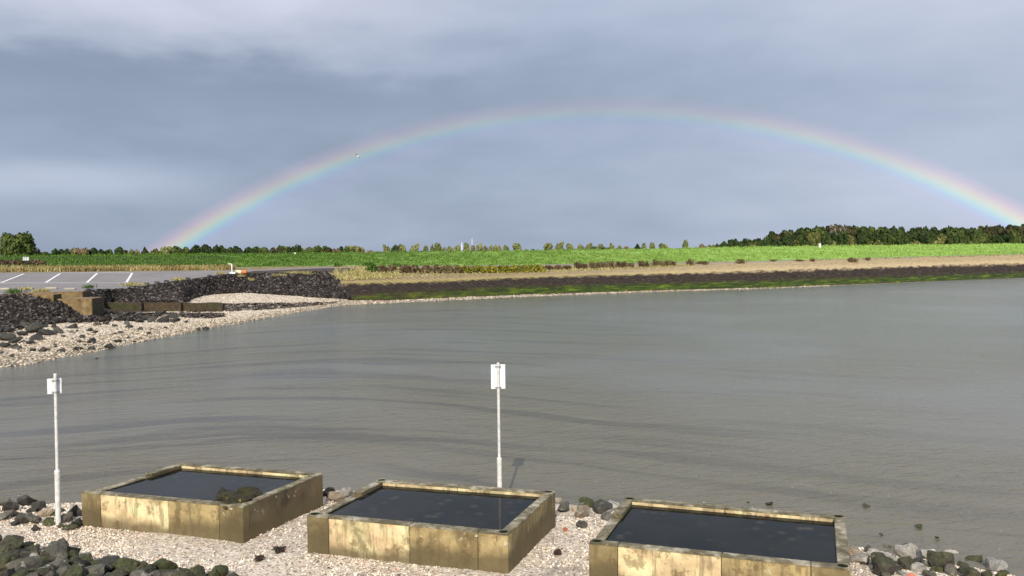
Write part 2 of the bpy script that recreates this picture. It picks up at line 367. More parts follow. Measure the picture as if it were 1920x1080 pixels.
def pool(t, o):
    p = worldpos(t)
    v = t.n('ShaderNodeTexVoronoi', {'Vector': p, 'Scale': 3.2, 'Randomness': 1.}, feature='F1').outputs['Distance']
    n = t.noise(p, 1.7, 5, .65, .8)
    vc = t.n('ShaderNodeTexVoronoi', {'Vector': t.vm('ADD', p, t.vm('MULTIPLY', t.comb(n, t.noise(p, 5., 4), 0.), (1.1, .5, 0))), 'Scale': 3.4}); k = t.sep(vc.outputs['Color'])[0]
    c = t.mix(t.mr(v, .10, .42, 1., 0.), (.006, .008, .007), t.ramp(k, [(0., (.012, .013, .009)), (.5, (.024, .024, .016)), (1., (.05, .046, .028))]))
    return t.mix(t.mr(t.noise(p, 1.1, 3), .42, .62, .0, .85), c, (.011, .012, .009))
M['pool_water'] = mat('pool_water', pool, .03, (lambda t, o: t.noise(worldpos(t), 3., 2), .06, .02), build=lambda t, o, bs: setattr(bs.inputs['IOR'], 'default_value', 1.14))
def waterc(t, o):
    p = worldpos(t); x, y = t.sep(p)[:2]
    a = R(-17)
    u = t.math('ADD', t.math('MULTIPLY', x, math.cos(a)), t.math('MULTIPLY', y, math.sin(a)))
    v = t.math('SUBTRACT', t.math('MULTIPLY', y, math.cos(a)), t.math('MULTIPLY', x, math.sin(a)))
    wob = t.noise(p, .045, 3, .45)
    arc = t.math('SQRT', t.math('ADD', t.math('POWER', t.math('ADD', x, 9.), 2.), 60.))
    v2 = t.math('ADD', t.math('ADD', y, t.math('MULTIPLY', arc, .55)), t.math('MULTIPLY', wob, 11.))
    s = t.noise(t.comb(t.math('MULTIPLY', x, .06), t.math('MULTIPLY', v2, .55), 0.), 1., 5, .55)
    s2 = t.noise(t.comb(t.math('MULTIPLY', x, .22), t.math('MULTIPLY', v2, 1.9), 4.), 1., 5, .6)
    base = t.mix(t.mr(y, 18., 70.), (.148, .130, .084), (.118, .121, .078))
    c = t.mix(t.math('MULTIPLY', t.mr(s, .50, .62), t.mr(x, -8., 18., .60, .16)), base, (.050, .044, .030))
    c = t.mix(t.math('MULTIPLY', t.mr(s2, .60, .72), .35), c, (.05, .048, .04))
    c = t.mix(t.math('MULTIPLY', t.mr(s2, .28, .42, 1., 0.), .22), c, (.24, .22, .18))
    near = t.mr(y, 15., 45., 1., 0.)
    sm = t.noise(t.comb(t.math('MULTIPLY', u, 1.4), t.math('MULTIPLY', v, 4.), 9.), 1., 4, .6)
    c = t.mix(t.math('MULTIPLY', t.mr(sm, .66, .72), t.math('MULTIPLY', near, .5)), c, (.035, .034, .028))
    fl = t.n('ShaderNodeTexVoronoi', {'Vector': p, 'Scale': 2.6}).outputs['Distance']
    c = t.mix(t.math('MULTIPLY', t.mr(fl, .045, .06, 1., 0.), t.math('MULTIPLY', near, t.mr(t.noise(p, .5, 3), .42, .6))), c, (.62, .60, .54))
    glint = t.noise(t.comb(t.math('MULTIPLY', u, 5.), t.math('MULTIPLY', v, 14.), 2.), 1., 2, .6)
    return c
def waterb(t, o):
    p = worldpos(t); x, y = t.sep(p)[:2]
    a = R(18)
    u = t.math('ADD', t.math('MULTIPLY', x, math.cos(a)), t.math('MULTIPLY', y, math.sin(a)))
    v = t.math('SUBTRACT', t.math('MULTIPLY', y, math.cos(a)), t.math('MULTIPLY', x, math.sin(a)))
    r1 = t.noise(t.comb(t.math('MULTIPLY', u, 1.6), t.math('MULTIPLY', v, 4.5), 0.), 1., 3, .6, .3)
    r2 = t.noise(t.comb(t.math('MULTIPLY', u, 5.), t.math('MULTIPLY', v, 12.), 0.), 1., 2, .6)
    r3 = t.noise(t.comb(t.math('MULTIPLY', u, .5), t.math('MULTIPLY', v, 1.4), 0.), 1., 2, .6)
    amp = t.mr(t.noise(p, .05, 2), .38, .6, .35, 1.)
    h = t.math('ADD', t.math('ADD', r1, t.math('MULTIPLY', r2, .35)), t.math('MULTIPLY', r3, 1.2))
    return t.math('MULTIPLY', h, amp)
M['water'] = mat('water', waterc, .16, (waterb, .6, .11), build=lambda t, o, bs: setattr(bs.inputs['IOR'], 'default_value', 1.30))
M['fence'] = mat('fence_steel', (.02, .035, .025), .5)
M['white'] = mat('white_paint', (.8, .8, .78), .5)
M['orange'] = mat('orange_plastic', (.75, .17, .03), .5)
M['cream'] = mat('cream_plastic', (.75, .70, .42), .5)
M['bark'] = mat('bark', lambda t, o: t.ramp(t.noise(worldpos(t), 3., 4), [(.3, (.05, .035, .022)), (.7, (.13, .10, .07))]), .9)
M['bird'] = mat('gull_feathers', (.8, .8, .8), .7)
M['bird_wing'] = mat('gull_wing', (.45, .47, .5), .7)
M['tree_dark'] = leafmat('dark_leaves', [(0., (.010, .020, .006)), (.4, (.025, .045, .012)), (.8, (.055, .08, .018)), (1., (.085, .10, .025))])
M['tree_brown'] = leafmat('brown_leaves', [(0., (.018, .018, .008)), (.4, (.042, .042, .016)), (.8, (.075, .068, .026)), (1., (.10, .085, .032))])
M['tree_mid'] = leafmat('mid_green_leaves', [(0., (.02, .035, .008)), (.4, (.055, .08, .018)), (.8, (.10, .125, .03)), (1., (.16, .16, .04))])
M['tree_pale'] = leafmat('pale_leaves', [(0., (.06, .075, .025)), (.4, (.16, .18, .06)), (.8, (.28, .28, .11)), (1., (.38, .34, .16))])
M['tree_orange'] = leafmat('autumn_leaves', [(0., (.08, .06, .03)), (.4, (.18, .135, .07)), (.8, (.28, .21, .11)), (1., (.24, .22, .10))])
M['tree_bush'] = leafmat('bush_leaves', [(0., (.04, .05, .012)), (.5, (.12, .13, .035)), (1., (.24, .22, .07))])
M['bare'] = leafmat('bare_twigs', [(0., (.12, .10, .07)), (1., (.28, .24, .18))])

# ---------------------------------------------------------------- terrain rows  (px, py, forward distance)
def zrow(l):
    return [(a, b, PZ(a, b, z).y) for a, b, z in l]
W_ALL = zrow([(-500, 800, 0), (0, 690, 0), (60, 683, 0), (110, 672, 0), (180, 660, 0), (260, 642, 0), (350, 625, 0), (420, 612, 0), (480, 601, 0), (560, 586, 0), (655, 571, 0)])
L = [
    None, W_ALL,
    zrow([(-500, 690, .4), (0, 645, .4), (100, 635, .4), (200, 622, .4), (300, 612, .4), (380, 602, .4), (480, 588, .4), (560, 578, .3), (655, 567, .12)]),
    [(-500, 625, 62), (0, 602, 70), (100, 598, 71.5), (172, 594, 74.8), (190, 590, 77.5), (204, 588, 80), (300, 584, 83.5), (420, 583, 85.2), (480, 570, 93), (560, 570, 94.5), (655, 564, 104.4)],
    [(-500, 562, 69), (0, 558.5, 72.8), (60, 559, 72.8), (110, 570, 73.6), (172, 585, 76.), (190, 583, 79), (204, 570, 86), (300, 569, 86.5), (342, 568, 87), (360, 556, 97), (400, 552, 105), (460, 549, 109), (560, 555, 107), (655, 562, 105)],
    [(-500, 560, 70), (0, 552, 77), (160, 546, 82), (240, 541, 90), (275, 534, 95), (350, 524, 101), (420, 514, 110), (480, 508, 121), (600, 503, 124), (655, 502, 124.5)],
    [(-500, 514, 107), (0, 511.5, 108), (250, 509, 111), (420, 507, 118), (480, 505.5, 124), (600, 501, 131), (655, 500, 132)],
    [(-500, 504, 113), (0, 503, 114), (420, 501, 124), (600, 499, 134), (655, 498.5, 135)],
    [(-500, 487, 136), (0, 480.5, 138), (100, 479, 140), (480, 476, 148), (655, 474, 156)],
]
Rr = [
    None,
    [(600, 576, 112)]+zrow([(655, 571, 0), (730, 568, 0), (955, 557.5, 0), (1200, 548, 0), (1440, 541, 0), (1680, 531, 0), (1920, 521, 0), (2600, 500, 0)]),
    [(600, 570, 113), (655, 564, 103.8), (730, 563.5, 106.5), (955, 554, 115.4), (1200, 545.8, 122.5), (1440, 539.5, 130), (1680, 530, 143), (1920, 520, 159.5), (2600, 499, 202)],
    [(600, 556, 113), (655, 552, 106), (730, 547, 109), (955, 536, 119), (1200, 531, 126), (1440, 525, 134), (1680, 517, 148), (1920, 510, 165), (2600, 493, 209)],
    [(600, 534, 112), (655, 531, 111), (800, 528.5, 117), (955, 521, 124), (1200, 514, 131.5), (1440, 508, 140), (1680, 500, 155), (1920, 494, 172), (2600, 482, 218)],
    [(600, 524, 114), (655, 522, 115), (800, 517, 121), (955, 513.5, 128), (1200, 504, 137), (1440, 492, 148), (1680, 486.5, 163), (1920, 479, 180), (2600, 471, 228)],
    [(600, 502.5, 124.5), (655, 500, 131), (730, 500.5, 134), (955, 498.5, 139), (1200, 494.5, 146), (1440, 490.5, 151.5), (1680, 484, 166), (1920, 477.5, 183.5), (2600, 469, 233)],
    [(600, 500.8, 131.5), (655, 498.5, 134), (730, 499, 137), (955, 497, 142), (1200, 493, 148.5), (1440, 489, 154), (1680, 482, 168.5), (1920, 476, 186), (2600, 468, 236)],
    [(600, 474.3, 155), (655, 474, 156), (955, 470.5, 160), (1200, 467, 168), (1440, 463, 178), (1680, 460, 194), (1920, 457, 214), (2600, 449, 270)],
]
def rowpt(rows, i, px):
    py, d = interp(rows[i], px); return P(px, py, d)
def S(px, py, rows=None):
    """terrain surface point under an image point"""
    rows = rows or (L if px < 655 else Rr)
    for i in range(1, len(rows)-1):
        A, B = rowpt(rows, i, px), rowpt(rows, i+1, px)
        ya, yb = proj(A)[1], proj(B)[1]
        if (ya-py)*(yb-py) <= 0 and abs(ya-yb) > 1e-6:
            lo, hi = 0., 1.
            for _ in range(24):
                m_ = (lo+hi)/2
                if (proj(A.lerp(B, m_))[1]-py)*(ya-py) > 0: lo = m_
                else: hi = m_
            return A.lerp(B, lo)
    return rowpt(rows, 1, px) if py > interp(rows[1], px)[0] else rowpt(rows, len(rows)-1, px)

def loft(name, rows, i0, i1, px0, px1, sub, m, step=12, noise=0., uv=False, kind='structure', extra=None, dz=0.):
    pxs = list(np.arange(px0, px1, step))+[px1]
    V, UV = [], []
    curves = []
    for i in range(i0, i1+1): curves.append([rowpt(rows, i, p) for p in pxs])
    if extra: curves += extra(curves[-1])
    nr = 0
    dist = [0.]
    for a, b in zip(curves[0], curves[0][1:]): dist.append(dist[-1]+(b-a).length)
    for k in range(len(curves)-1):
        for s in range(sub if k < len(curves)-2 else sub+1):
            t_ = s/sub; nr += 1
            for j in range(len(pxs)):
                p = curves[k][j].lerp(curves[k+1][j], t_)
                if noise and 0 < (k+t_) < len(curves)-1: p = p+Vector((0, 0, random.uniform(-noise, noise)))
                V.append((p.x, p.y, p.z+dz)); UV.append((dist[j], i0-1+k+t_))
    n = len(pxs); Fc = []
    for a in range(nr-1):
        for j in range(n-1): Fc.append((a*n+j, a*n+j+1, (a+1)*n+j+1, (a+1)*n+j))
    Fc = np.array(Fc)
    o = from_np(name, np.array(V), Fc, m, smooth=True)
    if uv:
        l = o.data.uv_layers.new(name='UVMap'); UV = np.array(UV)
        l.data.foreach_set('uv', UV[Fc.ravel()].astype(np.float32).ravel())
    return tag(o, kind=kind)

# row 0: bed sloping under the water
def under(rows):
    out = []
    for a, b, d in rows[1]:
        p = P(a, b, d); q = Vector((p.x*(d-6)/d, d-6, -.7)); x_, y_ = proj(q); out.append((a, y_, d-6))
    return out
L[0] = under(L); Rr[0] = under(Rr)
loft('beach', L, 0, 3, -500, 655, 5, M['beach'], 12, .02)
loft('embankment', L, 3, 5, -500, 346, 5, M['weed'], 12, .05)
loft('upper_beach', L, 3, 4, 346, 655, 5, M['beach'], 10, .02)
loft('embankment', L, 4, 5, 346, 655, 6, M['weed'], 12, .05)
loft('parking_lot', L, 5, 6, -500, 655, 3, M['asphalt'], 12)
loft('verge', L, 6, 7, -500, 655, 3, M['verge'], 12)
def behind(c):
    a = [Vector((p.x*(p.y+4)/p.y, p.y+4, p.z+.02)) for p in c]
    b = [Vector((p.x*(p.y+24)/p.y, p.y+24, 1.)) for p in c]
    e = [Vector((p.x*9000/p.y, 9000, .9)) for p in c]
    return [a, b, e]
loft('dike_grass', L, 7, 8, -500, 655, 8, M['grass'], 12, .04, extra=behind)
loft('revetment_slope', Rr, 0, 5, 606, 2600, 6, M['revetment'], 8, .03, uv=True, dz=.0)
loft('berm', Rr, 5, 6, 612, 2600, 4, M['berm'], 12, .03)
loft('path', Rr, 6, 7, 650, 2600, 2, M['path'], 12)
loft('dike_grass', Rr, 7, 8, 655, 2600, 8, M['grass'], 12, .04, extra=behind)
# flat land out to the horizon and the water
def sheet(name, x0, x1, y0, y1, z, nx, ny, m):
    xs = np.linspace(x0, x1, nx); ys = np.linspace(y0, y1, ny)
    X, Y = np.meshgrid(xs, ys); V = np.stack([X.ravel(), Y.ravel(), np.full(X.size, z)], -1)
    i = np.arange(nx-1)[None, :]+np.arange(ny-1)[:, None]*nx
    Fc = np.stack([i, i+1, i+nx+1, i+nx], -1).reshape(-1, 4)
    return tag(from_np(name, V, Fc, m), kind='structure')
sheet('ground', -9000, 9000, -3000, 12000, -2., 2, 2, M['field'])
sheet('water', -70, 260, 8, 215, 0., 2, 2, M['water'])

# near shore, a height field running up to the bank the photographer stands on
WL = [(-40, 22.5), (-12.7, 20.6), (-4.7, 21.7), (1.3, 20.2), (6.8, 17.2), (9.3, 15.4), (30, 7.)]
TL = [(-40, 23), (-10.6, 17.4), (-5.1, 15.3), (-4.2, 13.9), (0, 13.0), (6, 12.2), (20, 6.)]
def near_z(x, y):
    w_ = np.interp(x, *zip(*WL)); t_ = np.interp(x, *zip(*TL))
    s = w_-y
    z = np.where(s < 0, .16*s, .43*(1-np.exp(-s*.9)))
    b = (t_-y)
    z = z+np.where(b > 0, np.minimum(np.where(b < 4.5, .18*b, .81+.26*(b-4.5)), 4.2), 0)
    return np.maximum(z, -.8)
def near_shore():
    xs = np.arange(-30, 26.01, .14); ys = np.arange(-14, 24.5, .14)
    X, Y = np.meshgrid(xs, ys); Z = near_z(X, Y)
    Z = Z+(rng.random(X.shape)-.5)*.02*(Z > -.02)+.02*np.sin(X*1.7+Y*.6)*np.cos(Y*1.3)
    V = np.stack([X.ravel(), Y.ravel(), Z.ravel()], -1); nx, ny = len(xs), len(ys)
    i = np.arange(nx-1)[None, :]+np.arange(ny-1)[:, None]*nx
    Fc = np.stack([i, i+1, i+nx+1, i+nx], -1).reshape(-1, 4)
    o = from_np('shore', V, Fc, M['shell_ground'], smooth=True); o.data.materials.append(M['weed'])
    o.data.polygons.foreach_set('material_index', (V[Fc[:, 0], 2] > .60).astype(np.int32))
    return tag(o, kind='structure')
near_shore()

# ---------------------------------------------------------------- batched small geometry
def batch(name, tv, tf, pos, scl, rz, tilt, m, jitter=0., kind=None, parent=None):
    """many copies of a little template merged in one mesh (for stuff only)"""
    tv = np.asarray(tv, float); tf = np.asarray(tf); n = len(pos); k = len(tv)
    T = np.repeat(tv[None], n, 0)
    if jitter: T = T+(rng.random(T.shape)-.5)*jitter
    T = T*np.asarray(scl)[:, None, :]
    tx, ty = tilt[:, 0], tilt[:, 1]
    c, s = np.cos(tx)[:, None], np.sin(tx)[:, None]
    y, z = T[..., 1]*c-T[..., 2]*s, T[..., 1]*s+T[..., 2]*c; T[..., 1], T[..., 2] = y, z
    c, s = np.cos(ty)[:, None], np.sin(ty)[:, None]
    x, z = T[..., 0]*c+T[..., 2]*s, -T[..., 0]*s+T[..., 2]*c; T[..., 0], T[..., 2] = x, z
    c, s = np.cos(rz)[:, None], np.sin(rz)[:, None]
    x, y = T[..., 0]*c-T[..., 1]*s, T[..., 0]*s+T[..., 1]*c; T[..., 0], T[..., 1] = x, y
    V = (T+np.asarray(pos)[:, None, :]).reshape(-1, 3)
    Fc = (tf[None]+(np.arange(n)*k)[:, None, None]).reshape(-1, tf.shape[1])
    o = from_np(name, V, Fc, m, parent)
    if kind: tag(o, kind=kind)
    return o
SHELL_V = [(0, 0, .35), (1, 0, 0), (.5, .8, 0), (-.5, .8, 0), (-1, 0, 0), (-.5, -.7, 0), (.5, -.7, 0)]
SHELL_F = [(0, 1, 2), (0, 2, 3), (0, 3, 4), (0, 4, 5), (0, 5, 6), (0, 6, 1)]
def shells():
    n = 90000
    x = rng.uniform(-15, 12, n); t_ = np.interp(x, *zip(*TL)); w_ = np.interp(x, *zip(*WL))
    y = t_-1.5+rng.random(n)*(w_-t_+1.4)
    mud = np.sin(x*.9+1.)*np.cos(y*1.3+x*.4)
    keep = (mud < .45) | (rng.random(n) < .35)
    keep &= ~((x > -6.2) & (x < -4.0) & (y > 15.7) & (y < 19.) & (rng.random(n) < .6))
    x, y = x[keep], y[keep]; n = len(x); z = near_z(x, y)+.008
    s = rng.uniform(.008, .027, n)*np.where(rng.random(n) < .05, 1.7, 1.)
    scl = np.stack([s, s*rng.uniform(.6, 1., n), s*rng.uniform(.8, 1.6, n)], -1)
    o = batch('shell_gravel', SHELL_V, SHELL_F, np.stack([x, y, z], -1), scl, rng.uniform(0, 6.3, n), rng.normal(0, .45, (n, 2)), M['shell'], .3, 'stuff')
    tag(o, 'pink and cream broken shells covering the shore around the basins', 'shells')
shells()
def chips():
    pos = []
    for _ in range(16000):
        px = random.uniform(-40, 655); k = random.random()
        if px > 350 and random.random() < .35:
            i = 3
        else: i = random.choice((1, 1, 2))
        A, B = rowpt(L, i, px), rowpt(L, i+1, px); pos.append(A.lerp(B, k))
    for _ in range(5000):
        px = 655+random.random()**1.5*900; A, B = rowpt(Rr, 1, px), rowpt(Rr, 2, px); pos.append(A.lerp(B, random.uniform(-.3, 1)))
    pos = np.array([tuple(p) for p in pos])+[0, 0, .02]; n = len(pos)
    s = rng.uniform(.04, .10, n); s[16000:] *= 1.5
    scl = np.stack([s, s*.8, s*.9], -1)
    tag(batch('pebbles', SHELL_V, SHELL_F, pos, scl, rng.uniform(0, 6.3, n), rng.normal(0, .4, (n, 2)), M['beach_chip'], .4, 'stuff'), 'cream pebbles strewn over the beach and along the waterline', 'pebbles')
chips()

# ---------------------------------------------------------------- rocks
def rock_mesh(name, seed, detail=2, flat=.7, angular=True):
    r = random.Random(seed); bm = bmesh.new()
    for _ in range(16 if angular else 26):
        v = Vector((r.gauss(0, 1), r.gauss(0, 1), r.gauss(0, 1))).normalized()*r.uniform(.8, 1.05)
        bm.verts.new((v.x, v.y*r.uniform(.75, .95), v.z*flat))
    bmesh.ops.convex_hull(bm, input=bm.verts)
    bmesh.ops.delete(bm, geom=[v for v in bm.verts if not v.link_faces], context='VERTS')
    if detail:
        bmesh.ops.recalc_face_normals(bm, faces=bm.faces)
        bmesh.ops.bevel(bm, geom=bm.edges[:], offset=.07 if angular else .14, segments=2, affect='EDGES', clamp_overlap=True)
        if detail > 1:
            bmesh.ops.triangulate(bm, faces=bm.faces)
            bmesh.ops.subdivide_edges(bm, edges=[e for e in bm.edges if e.calc_length() > .22], cuts=2, use_grid_fill=True)
            for v in bm.verts:
                q = v.co*2.3+Vector((seed, 0, 0))
                v.co += v.co.normalized()*.06*(math.sin(q.x*2.1+q.y)+math.cos(q.y*2.7+q.z*1.9)*.7)+Vector([r.uniform(-.012, .012) for _ in range(3)])
    bmesh.ops.recalc_face_normals(bm, faces=bm.faces)
    me = bpy.data.meshes.new(name); bm.to_mesh(me); bm.free(); return me
BIG = [rock_mesh('rock_detail', s, 2, .62+.05*(s % 4)) for s in range(14)]
BIGR = [rock_mesh('cobble_detail', 50+s, 2, .6+.05*(s % 4), False) for s in range(6)]
SMALL = [rock_mesh('rock_plain', 100+s, 1, .7) for s in range(8)]
MATMESH = {}
def rock(p, size, m, label, group=None, pool=BIG, i=None, rot=None, flat=1., cat='rock', name='rock', seed=None):
    me0 = pool[random.randrange(len(pool)) if i is None else i % len(pool)]
    key = (me0.name, m)
    if key not in MATMESH:
        me = me0.copy(); me.materials.clear(); me.materials.append(M[m]); MATMESH[key] = me
        if pool is not SMALL: me.shade_smooth(); me.set_sharp_from_angle(angle=R(38))
    o = bpy.data.objects.new(name, MATMESH[key]); COL.objects.link(o)
    o.location = p; o.scale = (size*random.uniform(.85, 1.2), size*random.uniform(.85, 1.1), size*flat*random.uniform(.85, 1.1))
    o.rotation_euler = rot if rot else (random.uniform(-.4, .4), random.uniform(-.4, .4), random.uniform(0, 6.28))
    return tag(o, label, cat, group)
def ng(px, py, up=0.):
    """point on the near shore under an image point"""
    lo, hi = 3., 40.
    for _ in range(40):
        m_ = (lo+hi)/2; q = P(px, py, m_)
        if q.z > float(near_z(q.x, q.y)): lo = m_
        else: hi = m_
    q = P(px, py, lo); return q+Vector((0, 0, up))
# list: px, py of the rock's middle, width in px, material, label
NEAR = [
    # bank of boulders bottom left
    (22, 1022, 58, 'basalt_green', 'mossy green boulder at the left edge, uppermost in the bottom left heap'),
    (52, 1024, 30, 'stone_green', 'bright mossy upright slab standing on top of the bottom left heap'),
    (92, 1038, 64, 'stone_grey', 'broad grey-brown split boulder on the crest of the bottom left heap'),
    (126, 1034, 40, 'basalt_green', 'dark boulder at the right shoulder of the bottom left heap'),
    (14, 1052, 52, 'stone_green', 'moss covered boulder below the uppermost one at the left edge'),
    (50, 1060, 60, 'stone_grey', 'long brown-grey boulder lying across the middle of the bottom left heap'),
    (10, 1076, 44, 'basalt_green', 'dark boulder in the bottom left corner of the picture'),
    (84, 1072, 46, 'basalt_green', 'dark boulder below the long brown-grey one at the bottom left'),
    (110, 1064, 48, 'stone_grey', 'grey boulder below the split boulder of the bottom left heap'),
    (142, 1058, 46, 'basalt_green', 'dark green boulder at the foot of the bottom left heap beside the shells'),
    (140, 1078, 50, 'stone_green', 'mossy boulder at the bottom edge under the foot of the left heap'),
    (178, 1070, 48, 'stone_grey', 'grey boulder with pale spots where the boulder row leaves the left heap'),
    (206, 1058, 54, 'basalt', 'blackish angular boulder jutting into the shell gravel below the left basin'),
    (236, 1064, 50, 'stone_green', 'rounded olive boulder right of the blackish angular one in the bottom row'),
    (222, 1080, 40, 'basalt_green', 'low boulder at the bottom edge under the blackish angular one'),
    (270, 1072, 44, 'basalt_green', 'dark boulder between two olive ones in the bottom row'),
    (306, 1068, 52, 'stone_green', 'olive boulder at the middle of the bottom row of boulders'),
    (338, 1078, 40, 'basalt_green', 'low dark boulder left of the peaked one in the bottom row'),
    (370, 1074, 46, 'basalt_green', 'flat dark boulder two from the right end of the bottom row'),
    (412, 1070, 40, 'stone_green', 'peaked boulder with yellow lichen at the right end of the bottom row'),
    (440, 1082, 34, 'basalt_green', 'half hidden boulder ending the bottom row against the shells'),
    # behind the left pole
    (4, 942, 26, 'stone_grey', 'grey rock at the left edge standing in the shallow water'),
    (20, 950, 34, 'basalt', 'dark rock in the water just right of the left edge'),
    (50, 940, 40, 'basalt', 'dark pointed rock at the waterline left of the near white pole'),
    (8, 966, 30, 'stone_grey', 'grey rock at the left edge half buried in shells'),
    (44, 972, 34, 'stone_grey', 'pale grey flat-topped rock in the row left of the pole'),
    (64, 974, 30, 'stone_grey', 'brownish grey rock just left of the base of the near pole'),
    (74, 950, 30, 'basalt', 'dark rock directly behind the near white pole'),
    (84, 962, 26, 'stone_tan', 'small tan rock behind the foot of the near pole'),
    (92, 978, 24, 'stone_green', 'small mossy rock touching the left side of the near pole'),
    (126, 972, 30, 'stone_grey', 'grey rock between the near pole and the left basin'),
    (142, 958, 36, 'basalt', 'dark faceted rock leaning against the left basin'),
    (146, 980, 26, 'basalt', 'small dark rock at the lower left corner of the left basin'),
    # between left and middle basins
    (616, 922, 30, 'basalt', 'dark rock against the back corner of the left basin'),
    (632, 930, 34, 'stone_tan', 'tan rock in the gap between the left and middle basins'),
    (650, 922, 30, 'stone_pale', 'pale grey block in the gap between the left and middle basins'),
    (664, 928, 22, 'stone_grey', 'small grey rock touching the middle basin on its left side'),
    # between middle and right basins
    (1044, 938, 20, 'stone_tan', 'small pinkish tan cobble behind the corner of the middle basin'),
    (1057, 950, 34, 'stone_grey', 'square grey block beside the right side of the middle basin'),
    (1078, 954, 20, 'stone_tan', 'small tan cobble right of the square grey block'),
    (1092, 960, 30, 'stone_tan', 'tan rock with pale veins lying low between middle and right basins'),
    (1108, 963, 14, 'stone_pale', 'tiny pale cobble in front of the green block'),
    (1100, 944, 34, 'stone_green', 'mossy green block standing between the middle and right basins'),
    (1128, 952, 40, 'basalt', 'large dark angular rock between the middle and right basins'),
    (1150, 948, 28, 'stone_pale', 'round cream coloured boulder left of the right basin'),
    (1139, 968, 24, 'stone_grey', 'grey wedge shaped rock touching the left rim of the right basin'),
    (1060, 992, 13, 'stone_red', 'small reddish brick fragment on the shells between the middle and right basins'),
    (1090, 982, 26, 'stone_grey', 'flat blue-grey stone bedded in the shells between the basins'),
    # right hand heap
    (1602, 1033, 34, 'stone_tan', 'pinkish rock against the back corner of the right basin'),
    (1610, 1046, 36, 'stone_pale', 'rounded light grey rock touching the right side of the right basin'),
    (1640, 1036, 34, 'stone_pale', 'pale blotched rock second from the right basin at the waterline'),
    (1664, 1026, 26, 'stone_grey', 'grey rock at the water side left of the big white boulder'),
    (1668, 1046, 30, 'stone_pale', 'small whitish rounded rock under the big white boulder'),
    (1656, 1058, 60, 'basalt_green', 'large dark brown boulder in front of the big white one'),
    (1696, 1034, 50, 'stone_pale', 'big white rounded boulder topping the right hand heap'),
    (1698, 1056, 36, 'basalt_green', 'dark boulder wedged right below the big white one'),
    (1724, 1064, 28, 'stone_pale', 'small white stone beside the dark brown boulder'),
    (1742, 1040, 44, 'stone_pale', 'long pale flat rock right of the big white boulder'),
    (1764, 1050, 60, 'basalt_green', 'large olive-brown boulder in the middle of the right hand heap'),
    (1790, 1042, 34, 'stone_pale', 'white speckled boulder right of the large olive-brown one'),
    (1784, 1068, 36, 'stone_grey', 'grey barnacled rock under the white speckled boulder'),
    (1744, 1076, 34, 'stone_grey', 'grey rock at the bottom edge under the olive-brown boulder'),
    (1826, 1050, 42, 'stone_green', 'mossy green slanting boulder near the right end of the heap'),
    (1818, 1072, 48, 'basalt_green', 'dark round boulder at the bottom edge of the right hand heap'),
    (1866, 1062, 44, 'stone_pale', 'white boulder at the right end of the heap beside the water'),
    (1882, 1076, 30, 'stone_green', 'small green topped rock ending the right hand heap'),
    (1708, 1078, 16, 'stone_red', 'small red brick fragment at the bottom edge among the right hand rocks'),
    (1692, 1074, 18, 'stone_pale', 'small cream pebble left of the red brick fragment'),
    (1662, 1078, 22, 'stone_grey', 'small grey stone at the bottom edge left of the cream pebble'),
    (1630, 1030, 22, 'stone_grey', 'small mottled rock between the pink rock and the pale blotched one'),
]
def near_rocks():
    for k, (px, py, wd, m, lab) in enumerate(NEAR):
        sz = .5*wd; b = ng(px, py+sz*.45); d = b.y
        s = wd/F_PX*d*(.57 if px > 1590 else .60)
        p = P(px, py, d-.05)
        pool = BIGR if m in ('stone_pale', 'stone_tan') else BIG
        o = rock(p, s, m, lab, pool=pool, i=k*5+1, flat=.95)
        g_ = float(near_z(p.x, p.y)); o.location.z = g_+s*.42
near_rocks()
def drift():
    for px, py, wd, lab in ((524, 1034, 10, 'dark clump of dried seaweed on the shells between the left and middle basins'), (486, 1052, 6, 'small dark seaweed scrap on the shells below the left basin'), (1046, 1040, 5, 'tiny dark seaweed scrap on the shells right of the middle basin')):
        p = ng(px, py, .02); n = 90; w_ = wd/F_PX*p.y/2; r_ = np.random.default_rng(px)
        q = np.stack([r_.normal(0, w_, n), r_.normal(0, w_, n), r_.uniform(0, .05, n)], -1); s_ = r_.uniform(.015, .05, n)
        o = batch('seaweed_clump', SHELL_V, SHELL_F, q, np.stack([s_*1.6, s_*.5, s_], -1), r_.uniform(0, 6, n), r_.normal(0, .6, (n, 2)), M['weed'], .4); o.location = p; tag(o, lab, 'seaweed')
drift()
def water_rocks():
    for px, py, wd, m, lab in [
        (1442, 944, 24, 'basalt', 'dark stone breaking the water behind the right basin'),
        (1626, 949, 22, 'basalt_green', 'weedy stone in the shallows up right of the right basin'),
        (1719, 986, 28, 'stone_green', 'flat olive slab in the shallow water right of the right basin'),
        (1757, 1007, 11, 'basalt', 'tiny dark stone in the water below the flat olive slab'),
        (1652, 1001, 11, 'basalt', 'tiny dark stone in the water beside the right basin corner'),
        (1403, 941, 8, 'basalt', 'speck of dark stone left of the one behind the right basin'),
        (112, 664, 16, 'stone_tan', 'pale block with a dark side at the edge of the far beach'),
        (120, 661, 18, 'basalt', 'dark rock against the pale block at the far beach waterline'),
        (181, 672, 10, 'basalt', 'small black stone just off the far beach in the water')]:
        p = PZ(px, py, 0.02); s = wd/F_PX*p.y*.5
        rock(p, s, m, lab, i=int(px), flat=.45)
water_rocks()
